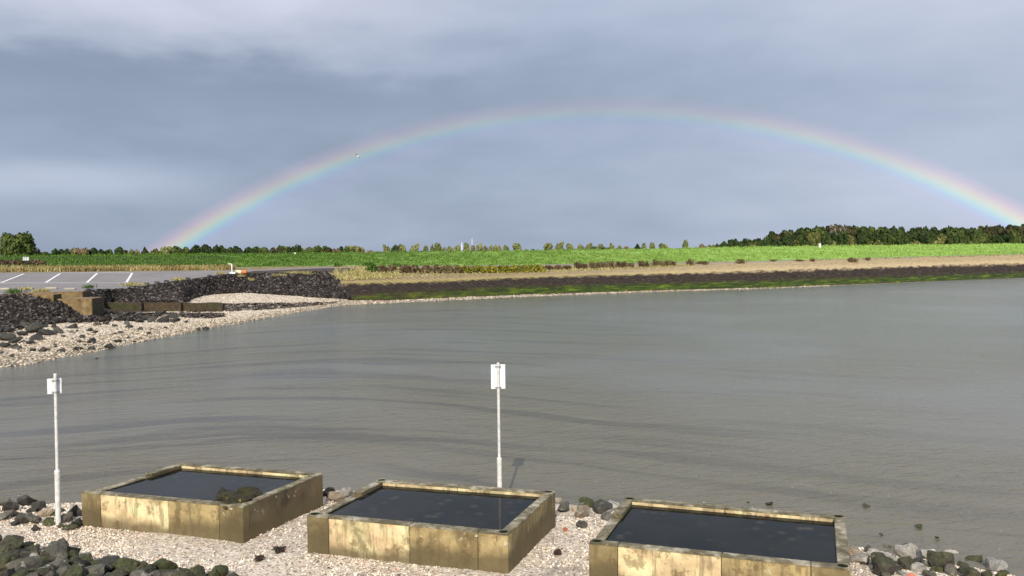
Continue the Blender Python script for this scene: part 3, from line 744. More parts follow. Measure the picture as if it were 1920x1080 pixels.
def filler():
    def place(px, py, wd, lab, grp, m=None):
        b = ng(px, py+.2*wd); s = wd/F_PX*b.y*.56
        o = rock(b, s, m or random.choice(('basalt_green', 'basalt_green', 'stone_green', 'basalt', 'stone_grey')), lab, grp, flat=.9); o.location.z = float(near_z(b.x, b.y))+s*.18
    toe = [(-30, 1006), (60, 1014), (120, 1022), (160, 1034), (190, 1052), (240, 1056), (300, 1062), (380, 1070), (440, 1082)]
    py = 1012
    while py < 1088:
        px = -20+random.uniform(0, 10)
        while px < 450:
            t_ = interp(toe, px)[0]
            if py > t_+2: place(px, py+random.uniform(-6, 6), random.uniform(34, 50), 'dark mossy boulder packed among the larger ones in the bottom left bank', 'packed boulders of the bottom left bank')
            px += random.uniform(21, 29)
        py += 16
    for px, py in ((12, 936), (30, 962), (58, 956), (28, 980), (100, 962), (112, 956), (134, 986), (-8, 955), (70, 988), (116, 984)): place(px, py, random.uniform(20, 32), 'small dark rock among the others behind the near pole', 'small rocks behind the near pole')
    for px, py in ((1620, 1054), (1640, 1052), (1680, 1066), (1715, 1050), (1735, 1056), (1760, 1066), (1804, 1058), (1846, 1062), (1850, 1076), (1776, 1036)): place(px, py, random.uniform(20, 32), 'small brown or grey rock wedged between the boulders of the right hand heap', 'small rocks of the right hand heap')
filler()
def tank_moss():
    r = empty('moss_heap', PZ(447, 938, 1.0))
    i = 0
    for px, py, wd in ((425, 930, 42), (447, 934, 44), (466, 922, 46), (478, 928, 34), (440, 940, 40), (460, 938, 40)):
        p = PZ(px-3, py+2, 1.13); s = wd/F_PX*p.y*.78; i += 1
        o = rock(p-r.location, s, 'moss', None, i=i*3, flat=.75, cat=None, name='stone'); o.parent = r
    tag(r, 'heap of weedy stones rising from the water of the left basin', 'rock heap')
def poly_in(px, py, poly):
    c = False; n = len(poly)
    for i in range(n):
        (x1, y1), (x2, y2) = poly[i], poly[i-1]
        if (y1 > py) != (y2 > py) and px < (x2-x1)*(py-y1)/(y2-y1)+x1: c = not c
    return c
# scattered dark rocks on the left beach
SC = [(42, 626, 22), (66, 618, 40), (70, 634, 30), (92, 624, 32), (108, 622, 26), (12, 634, 34), (30, 640, 26), (28, 650, 20), (8, 648, 26), (56, 642, 20), (48, 612, 24), (137, 614, 18),
      (168, 619, 14), (180, 608, 16), (147, 600, 10), (154, 632, 14), (150, 640, 16), (170, 640, 22), (178, 623, 12), (215, 611, 12), (200, 606, 16), (192, 600, 20), (238, 606, 16), (222, 640, 18),
      (206, 655, 20), (253, 641, 9), (172, 654, 14), (146, 654, 18), (115, 658, 16), (82, 657, 18), (60, 657, 14), (36, 653, 18), (240, 634, 10), (226, 624, 12), (243, 613, 14), (263, 617, 14),
      (262, 602, 20), (272, 597, 22), (285, 601, 24), (306, 602, 26), (310, 596, 26), (325, 602, 18), (324, 594, 20), (330, 600, 18), (348, 603, 12), (384, 618, 14), (372, 617, 12), (279, 625, 10),
      (300, 590, 26), (262, 590, 22), (230, 592, 24), (240, 597, 22), (215, 597, 22), (104, 612, 16), (84, 612, 14), (16, 620, 24), (3, 662, 10), (22, 668, 12), (136, 622, 14), (120, 630, 12)]
def beach_rocks():
    for k, (px, py, wd) in enumerate(SC):
        p = S(px, min(py+wd*.12, interp(L[1], px)[0]-1)); s = wd/F_PX*p.y*.60
        side = 'left of the ramp blocks' if px < 130 else ('below the ramp blocks' if px < 220 else 'below the mossy groyne wall')
        m = 'stone_grey' if k % 9 == 4 else 'basalt'
        rock(p+Vector((0, 0, s*.25)), s, m, 'dark rock lying loose on the pale beach '+side, 'loose dark rocks on the far beach '+side, i=k, flat=.8)
    for _ in range(48):
        while True:
            px, py = random.uniform(0, 330), random.uniform(600, 675)
            if py < interp(L[1], px)[0]-6 and py > 606-.02*px and random.random() < 1-(py-600)/90: break
        p = S(px, py); s = random.uniform(4, 10)/F_PX*p.y*.55
        rock(p+Vector((0, 0, s*.2)), s, 'basalt', 'small dark stone scattered on the pale far beach', 'small dark stones on the far beach', pool=SMALL, flat=.7)
beach_rocks()
ICO_V = [(0, 0, .8), (.9, .1, .2), (.2, .85, .3), (-.8, .3, .25), (-.35, -.8, .3), (.5, -.7, .15), (.6, .5, -.4), (-.5, .6, -.4), (-.6, -.4, -.45), (.4, -.3, -.5)]
def hull_template(pts):
    bm = bmesh.new()
    for p in pts: bm.verts.new(p)
    bmesh.ops.convex_hull(bm, input=bm.verts); bmesh.ops.triangulate(bm, faces=bm.faces)
    bmesh.ops.recalc_face_normals(bm, faces=bm.faces); bm.verts.index_update()
    V = [tuple(v.co) for v in bm.verts]; Fc = [tuple(v.index for v in f.verts) for f in bm.faces]; bm.free(); return V, Fc
RV, RF = hull_template(ICO_V)
def riprap():
    pos, sz = [], []
    polyA = [(-300, 556), (0, 556), (60, 556), (110, 568), (172, 584), (215, 588), (262, 590), (300, 596), (262, 603), (210, 603), (150, 606), (110, 606), (60, 616), (0, 624), (-300, 640)]
    polyB = [(160, 547), (240, 544.5), (275, 538), (350, 528), (420, 519), (480, 515), (600, 511), (612, 511), (632, 524), (646, 543), (662, 562), (600, 559), (560, 556), (460, 549), (400, 552), (362, 560), (350, 568), (190, 570), (165, 560)]
    for poly, n, smin, smax in ((polyA, 7500, .10, .22), (polyB, 12000, .10, .21)):
        xs = [p[0] for p in poly]; ys = [p[1] for p in poly]; c = 0
        while c < n:
            px, py = random.uniform(min(xs), max(xs)), random.uniform(min(ys), max(ys))
            if not poly_in(px, py, poly): continue
            p = S(min(px, 654), py, L)
            if px > 600:
                p2 = S(max(px, 606), py, Rr); p = p if p.y < p2.y else p2
            pos.append(tuple(p)); sz.append(random.uniform(smin, smax)*(1.3 if random.random() < .12 else 1)); c += 1
    pos = np.array(pos); s = np.array(sz); n = len(pos); pos[:, 2] += s*.35+rng.uniform(0, .12, n)
    # the largest-showing of them are rocks of their own
    vis = s/pos[:, 1]*(pos[:, 0] > -pos[:, 1]*.62)
    order = np.argsort(-vis); own = order[:14]; rest = order[14:]
    for k in own:
        inA = pos[k, 1] < 84
        where = 'heap left of the ramp blocks' if inA else 'stone slope behind the mossy groyne wall'
        rock(Vector(pos[k]), s[k]*1.05, 'basalt', 'dark basalt rock in the '+where, 'basalt rocks of the '+where, pool=SMALL, flat=.85)
    pos, s = pos[rest], s[rest]; n = len(pos)
    scl = np.stack([s*rng.uniform(.9, 1.3, n), s, s*rng.uniform(.7, 1., n)], -1)
    o = batch('riprap', RV, RF, pos, scl, rng.uniform(0, 6.3, n), rng.normal(0, .5, (n, 2)), M['rock_mass'], .35, 'stuff')
    tag(o, 'dense layer of dark basalt stones armouring the far embankment', 'riprap')
riprap()
def weed_strip():
    pos = []
    poly = [(352, 577), (420, 570), (480, 568), (560, 568), (640, 566), (600, 572), (540, 577), (480, 582), (420, 584), (350, 586)]
    poly2 = [(200, 586), (420, 588), (420, 594), (395, 597), (350, 596), (300, 590)]
    for poly_, n in ((poly, 1500), (poly2, 900)):
        c = 0
        while c < n:
            px, py = random.uniform(200, 650), random.uniform(564, 600)
            if poly_in(px, py, poly_): pos.append(tuple(S(px, py))); c += 1
    pos = np.array(pos); n = len(pos); s = rng.uniform(.12, .3, n)
    tag(batch('seaweed', SHELL_V, SHELL_F, pos, np.stack([s*1.3, s, s*.5], -1), rng.uniform(0, 6.3, n), rng.normal(0, .2, (n, 2)), M['weed'], .4, 'stuff'), 'dark band of seaweed stranded beside the groyne', 'seaweed')
weed_strip()

# ---------------------------------------------------------------- concrete basins
TOP = 1.15; GZ = .0
QUADS = [[(152, 922), (455, 950), (605, 887), (340, 867)], [(575, 966), (952, 1002), (1041, 921), (711, 898)], [(1104, 1017), (1595, 1067), (1584, 967), (1172, 932)]]
def quadpt(q, a, b):
    return q[0].lerp(q[1], a).lerp(q[3].lerp(q[2], a), b)
def prism(name, pts, z0, z1, m, parent, bev=.012, org=None):
    bm = bmesh.new(); o_ = org
    hexa(bm, [Vector((p.x-o_.x, p.y-o_.y, z0-o_.z)) for p in pts], [Vector((p.x-o_.x, p.y-o_.y, z1-o_.z)) for p in pts])
    if bev: bevel(bm, bev, 2)
    return from_bm(name, bm, m, parent)
BL = ['left one of three square concrete tidal basins, heap of weedy stones in its water', 'middle one of three concrete tidal basins, with a white sign pole standing behind it', 'right one of three concrete tidal basins, cut by the bottom edge of the picture']
def basin(i):
    q = [PZ(x, y, TOP) for x, y in QUADS[i]]
    org = Vector((q[0].x, q[0].y, GZ)); r = empty('tidal_basin', org); tag(r, BL[i], 'basin', 'concrete tidal basins on the shell shore')
    W_ = (q[1]-q[0]).length; D_ = (q[3]-q[0]).length
    tw = .19; a = tw/W_; b = tw/D_
    def seg(name, a0, a1, b0, b1, m, z1=TOP, z0=GZ, lip=True):
        pts = [quadpt(q, a0, b0), quadpt(q, a1, b0), quadpt(q, a1, b1), quadpt(q, a0, b1)]
        o = prism(name, pts, z0, z1-.03, M[m], r, .006, org)
        # weathered cap of the same wall
        cb = prism('rim', pts, z1-.03, z1, M['conc_rim'], r, .008, org)
        return o
    g = .0014
    cuts = [0, .125, .555, .86, 1] if i == 0 else ([0, .115, .53, .86, 1] if i == 1 else [0, .12, .53, .86, 1])
    ms = ['conc_green', 'conc_bright', 'conc_olive', 'conc_green'] if i != 1 else ['conc_green', 'conc_bright', 'conc_olive', 'conc_olive']
    for k in range(4): seg('front_panel', cuts[k]+(g if k else 0), cuts[k+1]-(g if k < 3 else 0), 0, b, ms[k])
    seg('back_panel', 0, .48-g, 1-b, 1, 'conc_bright'); seg('back_panel', .48+g, 1-a, 1-b, 1, 'conc_bright'); seg('back_end_darkened', 1-a+.001, 1, 1-b, 1, 'conc_shaded' if i == 0 else 'conc_green')  # back wall's end piece coloured darker to dim its sunlit sliver
    nb = .58
    seg('side_panel', 0, a, b+.002, nb-.03, 'conc_shaded', TOP-.05); seg('side_panel', 0, a, nb+.03, 1-b-.002, 'conc_shaded')  # left side: shade of the wall turned from the sun painted in
    seg('side_notch', 0, a, nb-.028, nb+.028, 'conc_bright', TOP-.13)
    seg('side_panel', 1-a, 1, b+.002, .72-g, 'conc_shaded' if i == 0 else 'conc_green'); seg('side_panel', 1-a, 1, .72+g, 1-b-.002, 'conc_shaded' if i == 0 else 'conc_green')  # right side painted in darker tones to look less sunlit
    if i:
        for (aa, bb) in ((a*.6, b*.5), (1-a*.6, b*.5), (1-a*.6, 1-b*.5), (a*.6, 1-b*.5)):
            c = quadpt(q, aa, bb)-org; bm = bmesh.new()
            tube(bm, (c.x, c.y, TOP-.02), (c.x, c.y, TOP+.006), .085, .085, 20)
            from_bm('lifting_hole', bm, M['hole'], r)
            bm = bmesh.new(); nn = 24
            A = [bm.verts.new((c.x+rr*math.cos(6.2832*k/nn), c.y+rr*math.sin(6.2832*k/nn), TOP+zz)) for rr, zz in ((.115, .001), (.10, .014), (.086, .012), (.08, .0)) for k in range(nn)]
            for lv in range(3):
                for k in range(nn): bm.faces.new((A[lv*nn+k], A[lv*nn+(k+1) % nn], A[(lv+1)*nn+(k+1) % nn], A[(lv+1)*nn+k]))
            from_bm('hole_collar', bm, M['conc_rim'], r)
    wz = 1.065
    V = [quadpt(q, a*.9, b*.9), quadpt(q, 1-a*.9, b*.9), quadpt(q, 1-a*.9, 1-b*.9), quadpt(q, a*.9, 1-b*.9)]
    w_ = from_np('water', np.array([(p.x, p.y, wz) for p in V]), np.array([[0, 1, 2, 3]]), M['pool_water'])
    tag(w_, kind='structure')
for i in range(3): basin(i)
tank_moss()

# ---------------------------------------------------------------- sign poles
def sign_pole(px, pyb, ztop, zs, pw, ph, ptop, rz, off, label, zb=.12):
    b = PZ(px, pyb, zb) ; r = empty('sign_pole', b); tag(r, label, 'sign pole', 'white sign poles by the basins')
    bm = bmesh.new(); tube(bm, (0, 0, -.3), (0, 0, zs), .055, .055, 20); tube(bm, (0, 0, zs), (0, 0, zs+.03), .06, .05, 20); from_bm('sleeve', bm, M['galv'], r, True)
    r.children[0].data.set_sharp_from_angle(angle=R(40))
    bm = bmesh.new(); tube(bm, (0, 0, zs+.02), (0, 0, ztop), .032, .032, 16); from_bm('tube', bm, M['galv'], r, True).data.set_sharp_from_angle(angle=R(40))
    bm = bmesh.new(); tube(bm, (0, 0, ztop), (0, 0, ztop+.02), .036, .03, 16); from_bm('cap', bm, M['galv'], r)
    q = Matrix.Rotation(rz, 3, 'Z')
    bm = bmesh.new(); c = q@Vector((off, .07, 0)); box(bm, (c.x, c.y, ptop-ph/2), (pw, .006, ph), rz)
    from_bm('sign_plate', bm, M['plate'], r)
    for z in (ptop-.04, ptop-ph+.04):
        bm = bmesh.new(); c = q@Vector((0, .05, 0)); box(bm, (c.x, c.y, z), (.14, .035, .03), rz); tube(bm, (0, 0, z-.018), (0, 0, z+.018), .04, .04, 16)
        for sx in (-1, 1):
            e = q@Vector((sx*.055, .02, 0)); tube(bm, e+Vector((0, 0, z)), e+q@Vector((0, .03, 0))+Vector((0, 0, z)), .009, .009, 8)
        from_bm('clamp', bm, M['clamp'], r)
    return r
o = sign_pole(109.5, 985, 3.26, 1.17, .27, .33, 3.17, R(28), -.02, 'bare metal pole at the left, small tilted blank sign plate near its top', .38)
o.rotation_euler = (0, R(.8), 0)
o = sign_pole(937.5, 963, 3.47, 1.27, .325, .56, 3.44, R(3), 0., 'metal pole behind the middle basin carrying a tall white sign plate seen from behind')

# ---------------------------------------------------------------- concrete ramp walls, groyne (far left)
def wall_obj(name, pts, z0, z1, m, label, cat='wall', group=None):
    org = Vector((pts[0].x, pts[0].y, z0)); r = prism(name, pts, z0, z1, m, None, .04, org); r.location = org
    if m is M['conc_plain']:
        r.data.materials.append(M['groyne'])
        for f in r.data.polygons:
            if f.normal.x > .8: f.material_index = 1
    return tag(r, label, cat, group)
def slab(name, px0, px1, pyt, d0, d1, h, m, label, cat='wall', pyt1=None, skew=0.):
    """wall between two image columns, top edge at pyt at distance d0, depth to d1, height h"""
    a = P(px0, pyt, d0); b = P(px1, pyt if pyt1 is None else pyt1, d0+skew)
    zt = (a.z+b.z)/2; dv = d1-d0
    pts = [Vector((a.x, a.y, 0)), Vector((b.x, b.y, 0)), Vector((b.x-.12*dv, b.y+dv, 0)), Vector((a.x-.12*dv, a.y+dv, 0))]
    return wall_obj(name, pts, zt-h, zt, m, label, cat)
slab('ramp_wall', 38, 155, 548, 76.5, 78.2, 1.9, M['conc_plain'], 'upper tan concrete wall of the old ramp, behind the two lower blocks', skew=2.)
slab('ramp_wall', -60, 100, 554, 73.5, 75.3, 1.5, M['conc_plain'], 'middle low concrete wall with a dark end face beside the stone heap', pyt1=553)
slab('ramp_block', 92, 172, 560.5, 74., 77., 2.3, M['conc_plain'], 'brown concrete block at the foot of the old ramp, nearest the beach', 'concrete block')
gx = [(190, 267), (267.6, 341), (341.6, 419)]
GL = ['brown first section of the mossy groyne wall next to the ramp block', 'dark middle section of the mossy groyne wall', 'green outer section of the groyne wall with a curved top']
def groyne():
    for k, (x0, x1) in enumerate(gx):
        d = 82.5+k*.8; n = 12; bm = bmesh.new(); a0 = P(x0, 580, d); a1 = P(x1, 580, d+.5)
        org = Vector((a0.x, a0.y, .2)); rows = []
        for j in range(n+1):
            t_ = j/n; p = a0.lerp(a1, t_)
            top = 567.5 if k < 2 else 567+1.5*math.sin(t_*6.)+6*max(0, abs(t_-.1)-.2)*.6
            zt = P(x0+(x1-x0)*t_, top, d+.5*t_).z
            rows.append((p, zt))
        def ring(p, zt): return [bm.verts.new((p.x-org.x, p.y-org.y, -.2)), bm.verts.new((p.x-org.x, p.y-org.y, zt-org.z)), bm.verts.new((p.x-org.x-.05, p.y+.45-org.y, zt-org.z)), bm.verts.new((p.x-org.x-.05, p.y+.45-org.y, -.2))]
        rs = [ring(*r_) for r_ in rows]
        for A, B in zip(rs, rs[1:]):
            for s in range(4): bm.faces.new((A[s], A[(s+1) % 4], B[(s+1) % 4], B[s]))
        bm.faces.new(rs[0][::-1]); bm.faces.new(rs[-1]); bmesh.ops.recalc_face_normals(bm, faces=bm.faces)
        # end post of each section
        r = empty('groyne_section', org); tag(r, GL[k], 'groyne', 'sections of the mossy groyne wall')
        from_bm('wall', bm, M['groyne'], r)
        e = rows[-1][0]-org; bm = bmesh.new(); box(bm, (e.x-.15, e.y-.12, (rows[-1][1]-org.z)/2), (.28, .22, rows[-1][1]-org.z+.1)); bevel(bm, .02); from_bm('post', bm, M['weed'], r)
        bm = bmesh.new(); m_ = (rows[0][0]+rows[-1][0])/2-org; ln = (rows[-1][0]-rows[0][0]).length
        box(bm, (m_.x, m_.y-.55, .0), (ln*.98, .8, .35)); bevel(bm, .05); from_bm('footing', bm, M['groyne'], r)
groyne()
slab('concrete_beam', 300, 402, 592.5, 79.8, 80.6, .35, M['weed'], 'long dark weedy beam lying in front of the groyne on the beach', 'beam')
slab('stump', 290, 304, 584.5, 80.4, 81.2, .7, M['groyne'], 'short dark square stump standing in front of the groyne wall', 'stump')

# wheel stops and edge blocks on the parking lot
def stop_mesh(l, w_, h):
    bm = bmesh.new(); hexa(bm, [Vector((-l/2, -w_/2, 0)), Vector((l/2, -w_/2, 0)), Vector((l/2, w_/2, 0)), Vector((-l/2, w_/2, 0))], [Vector((-l/2, -w_/3.2, h)), Vector((l/2, -w_/3.2, h)), Vector((l/2, w_/3.2, h)), Vector((-l/2, w_/3.2, h))])
    bevel(bm, .02, 2); me = bpy.data.meshes.new('kerb_block'); bm.to_mesh(me); bm.free(); return me
def stops():
    me = stop_mesh(1.12, .3, .17); me.materials.append(M['conc_grey'])
    names = ['leftmost of four concrete wheel stops at the parking edge', 'second from left of four concrete wheel stops at the parking edge', 'third from left of four concrete wheel stops at the parking edge', 'rightmost and palest of four concrete wheel stops at the parking edge']
    for k, (px, py) in enumerate(((9, 543), (52, 542.5), (97, 541.5), (131, 543))):
        o = link('wheel_stop', me); p = S(px, py) if py < 546 else S(px, 546); o.location = p; tag(o, names[k], 'wheel stop', 'wheel stops at the parking edge')
    m2 = stop_mesh(.5, .3, .22); m2.materials.append(M['basalt'])
    for px, py in ((275, 533.5), (294, 531), (312, 528.5), (331, 526), (352, 523.5), (393, 518.5)):
        o = link('kerb_block', m2); o.location = S(px, py); o.rotation_euler[2] = R(8)
        tag(o, 'small black block on the parking edge above the stone slope', 'kerb block', 'black blocks along the parking edge')
stops()
def markings():
    bm = bmesh.new()
    def strip(a, b, w_):
        n = 24; A, B = [], []
        for k in range(n+1):
            t_ = k/n; px = a[0]+(b[0]-a[0])*t_; py = a[1]+(b[1]-a[1])*t_; p = S(px, py)
            A.append(p)
        d = (A[-1]-A[0]); d.z = 0; d.normalize(); s = Vector((-d.y, d.x, 0))*w_/2
        pl = [(bm.verts.new(p-s+Vector((0, 0, .02+(s.y*-.05)))), bm.verts.new(p+s+Vector((0, 0, .02+s.y*.05)))) for p in A]
        for q, r_ in zip(pl, pl[1:]): bm.faces.new((q[0], r_[0], r_[1], q[1]))
    strip((-200, 531.5), (236, 530.5), .28); strip((114, 512.2), (247, 511.6), .34)
    for a, b in (((2, 530.4), (45, 513.5)), ((86, 530), (113, 512.9)), ((163, 530), (182, 512.7)), ((237, 530), (248, 512)), ((-80, 531), (-20, 514))): strip(a, b, .26)
    tag(from_bm('parking_lines', bm, M['line']), kind='structure')
markings()

# ---------------------------------------------------------------- fence, small objects
def fence():
    pts = [S(px, py) for px, py in ((-60, 501.5), (0, 501), (60, 500.7), (121, 500.3), (200, 499.8), (290, 499), (378, 498), (419, 497.5))]
    r = empty('bar_fence', pts[-1]); tag(r, 'low dark bar fence running along the grass foot of the dike behind the parking lot', 'fence')
    org = pts[-1]; H = 1.45
    for p in pts:
        q = p-org; bm = bmesh.new(); tube(bm, (q.x, q.y, -.2), (q.x, q.y, H+.1), .04, .04, 8); from_bm('post', bm, M['fence'], r)
    for a, b in zip(pts, pts[1:]):
        bm = bmesh.new(); a_, b_ = a-org, b-org; n = max(2, int((b-a).length/.22))
        for z in (.15, H-.05): tube(bm, a_+Vector((0, 0, z)), b_+Vector((0, 0, z)), .018, .018, 6)
        for k in range(1, n):
            c = a_.lerp(b_, k/n); tube(bm, c+Vector((0, 0, .05)), c+Vector((0, 0, H)), .019, .019, 4, False)
        from_bm('bar_panel', bm, M['fence'], r)
fence()
def small():
    # white board on the fence
    p = S(50, 500.5)-Vector((0, .12, 0)); r = empty('notice_board', p); bm = bmesh.new()
    box(bm, (0, 0, 1.15), (.82, .03, .52)); bevel(bm, .004); from_bm('panel', bm, M['plate'], r)
    bm = bmesh.new()
    for sx in (-.3, .3): tube(bm, (sx, .04, 0), (sx, .04, 1.3), .02, .02, 8)
    from_bm('legs', bm, M['fence'], r); tag(r, 'small blank white board on the fence at the left', 'notice board')
    # white angled pipe
    p = S(435, 513.5); r = empty('vent_pipe', p); bm = bmesh.new()
    tube(bm, (0, 0, -.1), (0, 0, 1.28), .065, .065, 12); tube(bm, (.05, 0, 1.28), (-.5, 0, 1.33), .06, .055, 12); from_bm('pipe', bm, M['white'], r, True)
    bm = bmesh.new(); box(bm, (.15, -.1, .12), (.75, .5, .24)); bevel(bm, .03); from_bm('base_block', bm, M['white'], r)
    tag(r, 'white upright pipe with a bent top beside the orange and cream drums', 'pipe')
    # barrels lying side by side
    for px, m, lab in ((447.5, 'cream', 'cream drum lying next to the white bent pipe'), (457, 'orange', 'bright orange drum lying right of the cream one')):
        p = S(px, 514); r = empty('drum', p+Vector((0, 0, .27))); bm = bmesh.new()
        for x0, x1, ra, rb in ((-.42, -.38, .20, .25), (-.38, -.14, .25, .25), (-.14, -.11, .27, .27), (-.11, .11, .25, .25), (.11, .14, .27, .27), (.14, .38, .25, .25), (.38, .42, .25, .20)):
            tube(bm, (x0, 0, 0), (x1, 0, 0), ra, rb, 18)
        from_bm('shell', bm, M[m], r); bm = bmesh.new(); tube(bm, (-.43, 0, .12), (-.40, 0, .12), .03, .03, 8); from_bm('bung', bm, M['clamp'], r); tag(r, lab, 'drum')
    # post on the dike crest
    p = S(1537, 464.5); r = empty('marker_post', p-Vector((0, 0, .1))); bm = bmesh.new()
    box(bm, (0, 0, .5), (.42, .3, 1.)); bevel(bm, .03); from_bm('body', bm, M['white'], r); bm = bmesh.new(); box(bm, (0, 0, 1.03), (.5, .36, .07)); from_bm('cap', bm, M['conc_grey'], r)
    tag(r, 'white marker post on the dike crest before the dark wood', 'post')
    p = S(553, 476.5); r = empty('marker_stone', p); bm = bmesh.new(); box(bm, (0, 0, .1), (.3, .25, .34)); bevel(bm, .05); from_bm('body', bm, M['white'], r)
    bm = bmesh.new(); box(bm, (0, 0, .29), (.22, .18, .05)); from_bm('cap', bm, M['conc_grey'], r); tag(r, 'tiny white marker stone on the grass of the dike crest', 'post')
    # two far masts
    for px, pt, pb, dd, lab in ((866, 455.5, 472, 900, 'thick short white mast far behind the row of pale trees'), (885, 449.5, 472, 1300, 'thin taller white mast with a turbine head far behind the pale trees')):
        a = P(px, pt, dd); r = empty('wind_mast', (a.x, a.y, 1)); bm = bmesh.new(); th = .55 if dd < 1000 else .35
        tube(bm, (0, 0, 0), (0, 0, a.z-1), th*1.3, th, 10); from_bm('tower', bm, M['white'], r)
        bm = bmesh.new(); box(bm, (0, -.3, a.z-1), (1., 2., .9)); from_bm('nacelle', bm, M['white'], r)
        if dd > 1000:
            for k in range(3):
                an = R(75+120*k); bm = bmesh.new(); c = Vector((0, -2.3, a.z-1)); tube(bm, c, c+Vector((math.cos(an)*3.5, 0, math.sin(an)*3.5)), .22, .08, 6); from_bm('blade', bm, M['white'], r)
        tag(r, lab, 'mast')
    # gull
    p = P(671, 293.5, 120); r = empty('gull', p); bm = bmesh.new()
    prof = [(-.22, .01), (-.18, .045), (-.06, .075), (.06, .07), (.15, .045), (.2, .04), (.24, .012)]
    for (x0, r0), (x1, r1) in zip(prof, prof[1:]): tube(bm, (x0, 0, 0), (x1, 0, 0), r0, r1, 10, False)
    from_bm('body', bm, M['bird'], r, True)
    for s in (-1, 1):
        bm = bmesh.new(); A = [(.08, 0, .03), (.1, .25*s, .16), (.0, .58*s, .10)]; B = [(-.08, 0, .03), (-.06, .25*s, .14), (-.07, .56*s, .085)]
        va = [bm.verts.new(v) for v in A]; vb = [bm.verts.new(v) for v in B]; vc = [bm.verts.new((v[0], v[1], v[2]-.02)) for v in A]; vd = [bm.verts.new((v[0], v[1], v[2]-.02)) for v in B]
        for k in range(2):
            bm.faces.new((va[k], va[k+1], vb[k+1], vb[k])); bm.faces.new((vc[k], vd[k], vd[k+1], vc[k+1])); bm.faces.new((va[k], vc[k], vc[k+1], va[k+1])); bm.faces.new((vb[k], vb[k+1], vd[k+1], vd[k]))
        bm.faces.new((va[2], vc[2], vd[2], vb[2])); from_bm('wing', bm, M['bird_wing'] if s > 0 else M['bird'], r)
    r.rotation_euler = (R(35), R(15), R(150)); tag(r, 'small white gull flying in front of the left limb of the rainbow', 'gull')
small()

# ---------------------------------------------------------------- grasses and shrubs
BLADE_V = [(-.5, 0, 0), (.5, 0, 0), (.12, .25, 1.), (.35, .08, .5), (-.3, .08, .5)]
BLADE_F = [(0, 1, 3), (0, 3, 4), (4, 3, 2)]
def blades(name, pos, wid, hgt, m, lab=None, cat=None, kind='stuff', parent=None, lean=.35):
    n = len(pos); w_ = wid*rng.uniform(.6, 1.3, n); h = hgt*rng.uniform(.5, 1.3, n)
    o = batch(name, BLADE_V, BLADE_F, pos, np.stack([w_, h, h], -1), rng.uniform(0, 6.3, n), rng.normal(0, lean, (n, 2)), m, .1, kind, parent)
    if lab: tag(o, lab, cat)
    return o
def rand_strip(rows, i, px0, px1, n, t0=0., t1=1., dens=None):
    out = []
    while len(out) < n:
        px = random.uniform(px0, px1)
        if dens and random.random() > dens(px): continue
        k = random.uniform(t0, t1); A, B = rowpt(rows, i, px), rowpt(rows, i+1, px); out.append(tuple(A.lerp(B, k)))
    return np.array(out)
def all_grass():
    # tufts on the dike: clumped
    seeds = np.vstack([rand_strip(L, 7, -120, 655, 2600, 0, 1.05), rand_strip(Rr, 7, 655, 2050, 4200, 0, 1.05)])
    pos = np.repeat(seeds, 9, 0); pos[:, :2] += rng.normal(0, .3, (len(pos), 2))
    blades('grass', pos, .14, .28, M['grass_blade'], 'green grass covering the slope of the dike', 'grass', lean=.5)
    v = rand_strip(L, 6, -120, 440, 9000, .1, .9); blades('tall_grass', v, .12, .55, M['dry_blade'], 'tall dry grass along the back of the parking lot', 'grass')
    v = rand_strip(Rr, 5, 655, 1010, 2300, -.12, .8, lambda px: max(.06, 1-max(0, px-700)/60)); blades('tall_grass', v, .14, .55, M['straw_blade'], 'pale straw grass tufts above the block revetment', 'grass', lean=.6)
    v = rand_strip(Rr, 5, 628, 655, 600, -.1, .8); blades('tall_grass', v, .14, .6, M['straw_blade'], 'pale straw grass at the corner where stone slope meets the revetment', 'grass', lean=.6)
    v = rand_strip(Rr, 5, 1500, 2000, 2500, .3, 1.); blades('tall_grass', v, .14, .25, M['straw_blade'], 'low dry grass along the path edge at the right', 'grass', lean=.6)
    v = rand_strip(Rr, 5, 1010, 1300, 1200, 0., .5); blades('tall_grass', v, .14, .35, M['straw_blade'], 'thin dry grass below the brown stalks at the centre', 'grass', lean=.6)
    # single tufts among the stones
    for k, (px, py, w_, m, lab) in enumerate(((250, 537, 36, 'straw_blade', 'yellow grass tuft at the parking edge left of the black blocks'), (335, 527, 20, 'straw_blade', 'yellow grass tuft between the black edge blocks'), (167, 541.5, 14, 'green_brush', 'small green tuft at the corner above the ramp wall'),
            (27, 551, 26, 'green_brush', 'bright green tuft beside the ramp walls at the left'), (47, 546, 14, 'straw_blade', 'small tuft behind the upper ramp wall'), (76, 550, 26, 'straw_blade', 'dry tuft on top of the upper ramp wall'),
            (412, 515, 16, 'straw_blade', 'pale tuft left of the white bent pipe'), (450, 520, 18, 'straw_blade', 'yellow-green tuft in the stones under the drums'), (524, 519, 30, 'straw_blade', 'dry tuft on the stone slope, left one of two'), (555, 514, 44, 'straw_blade', 'wide dry tuft along the top of the stone slope'), (576, 516, 22, 'straw_blade', 'dry tuft on the stone slope, right one of two'), (470, 527, 18, 'straw_blade', 'faint dry tuft in the middle of the stone slope'))):
        c = S(px, py); n = int(w_*9); ww = w_/F_PX*c.y/2
        q = np.stack([rng.normal(0, ww*.5, n), rng.normal(0, .35, n), np.zeros(n)], -1)
        o = blades('grass_tuft', q, .07, .38, M[m], kind=None, lean=.5); o.location = c+Vector((0, 0, .1)); tag(o, lab, 'grass tuft')
all_grass()
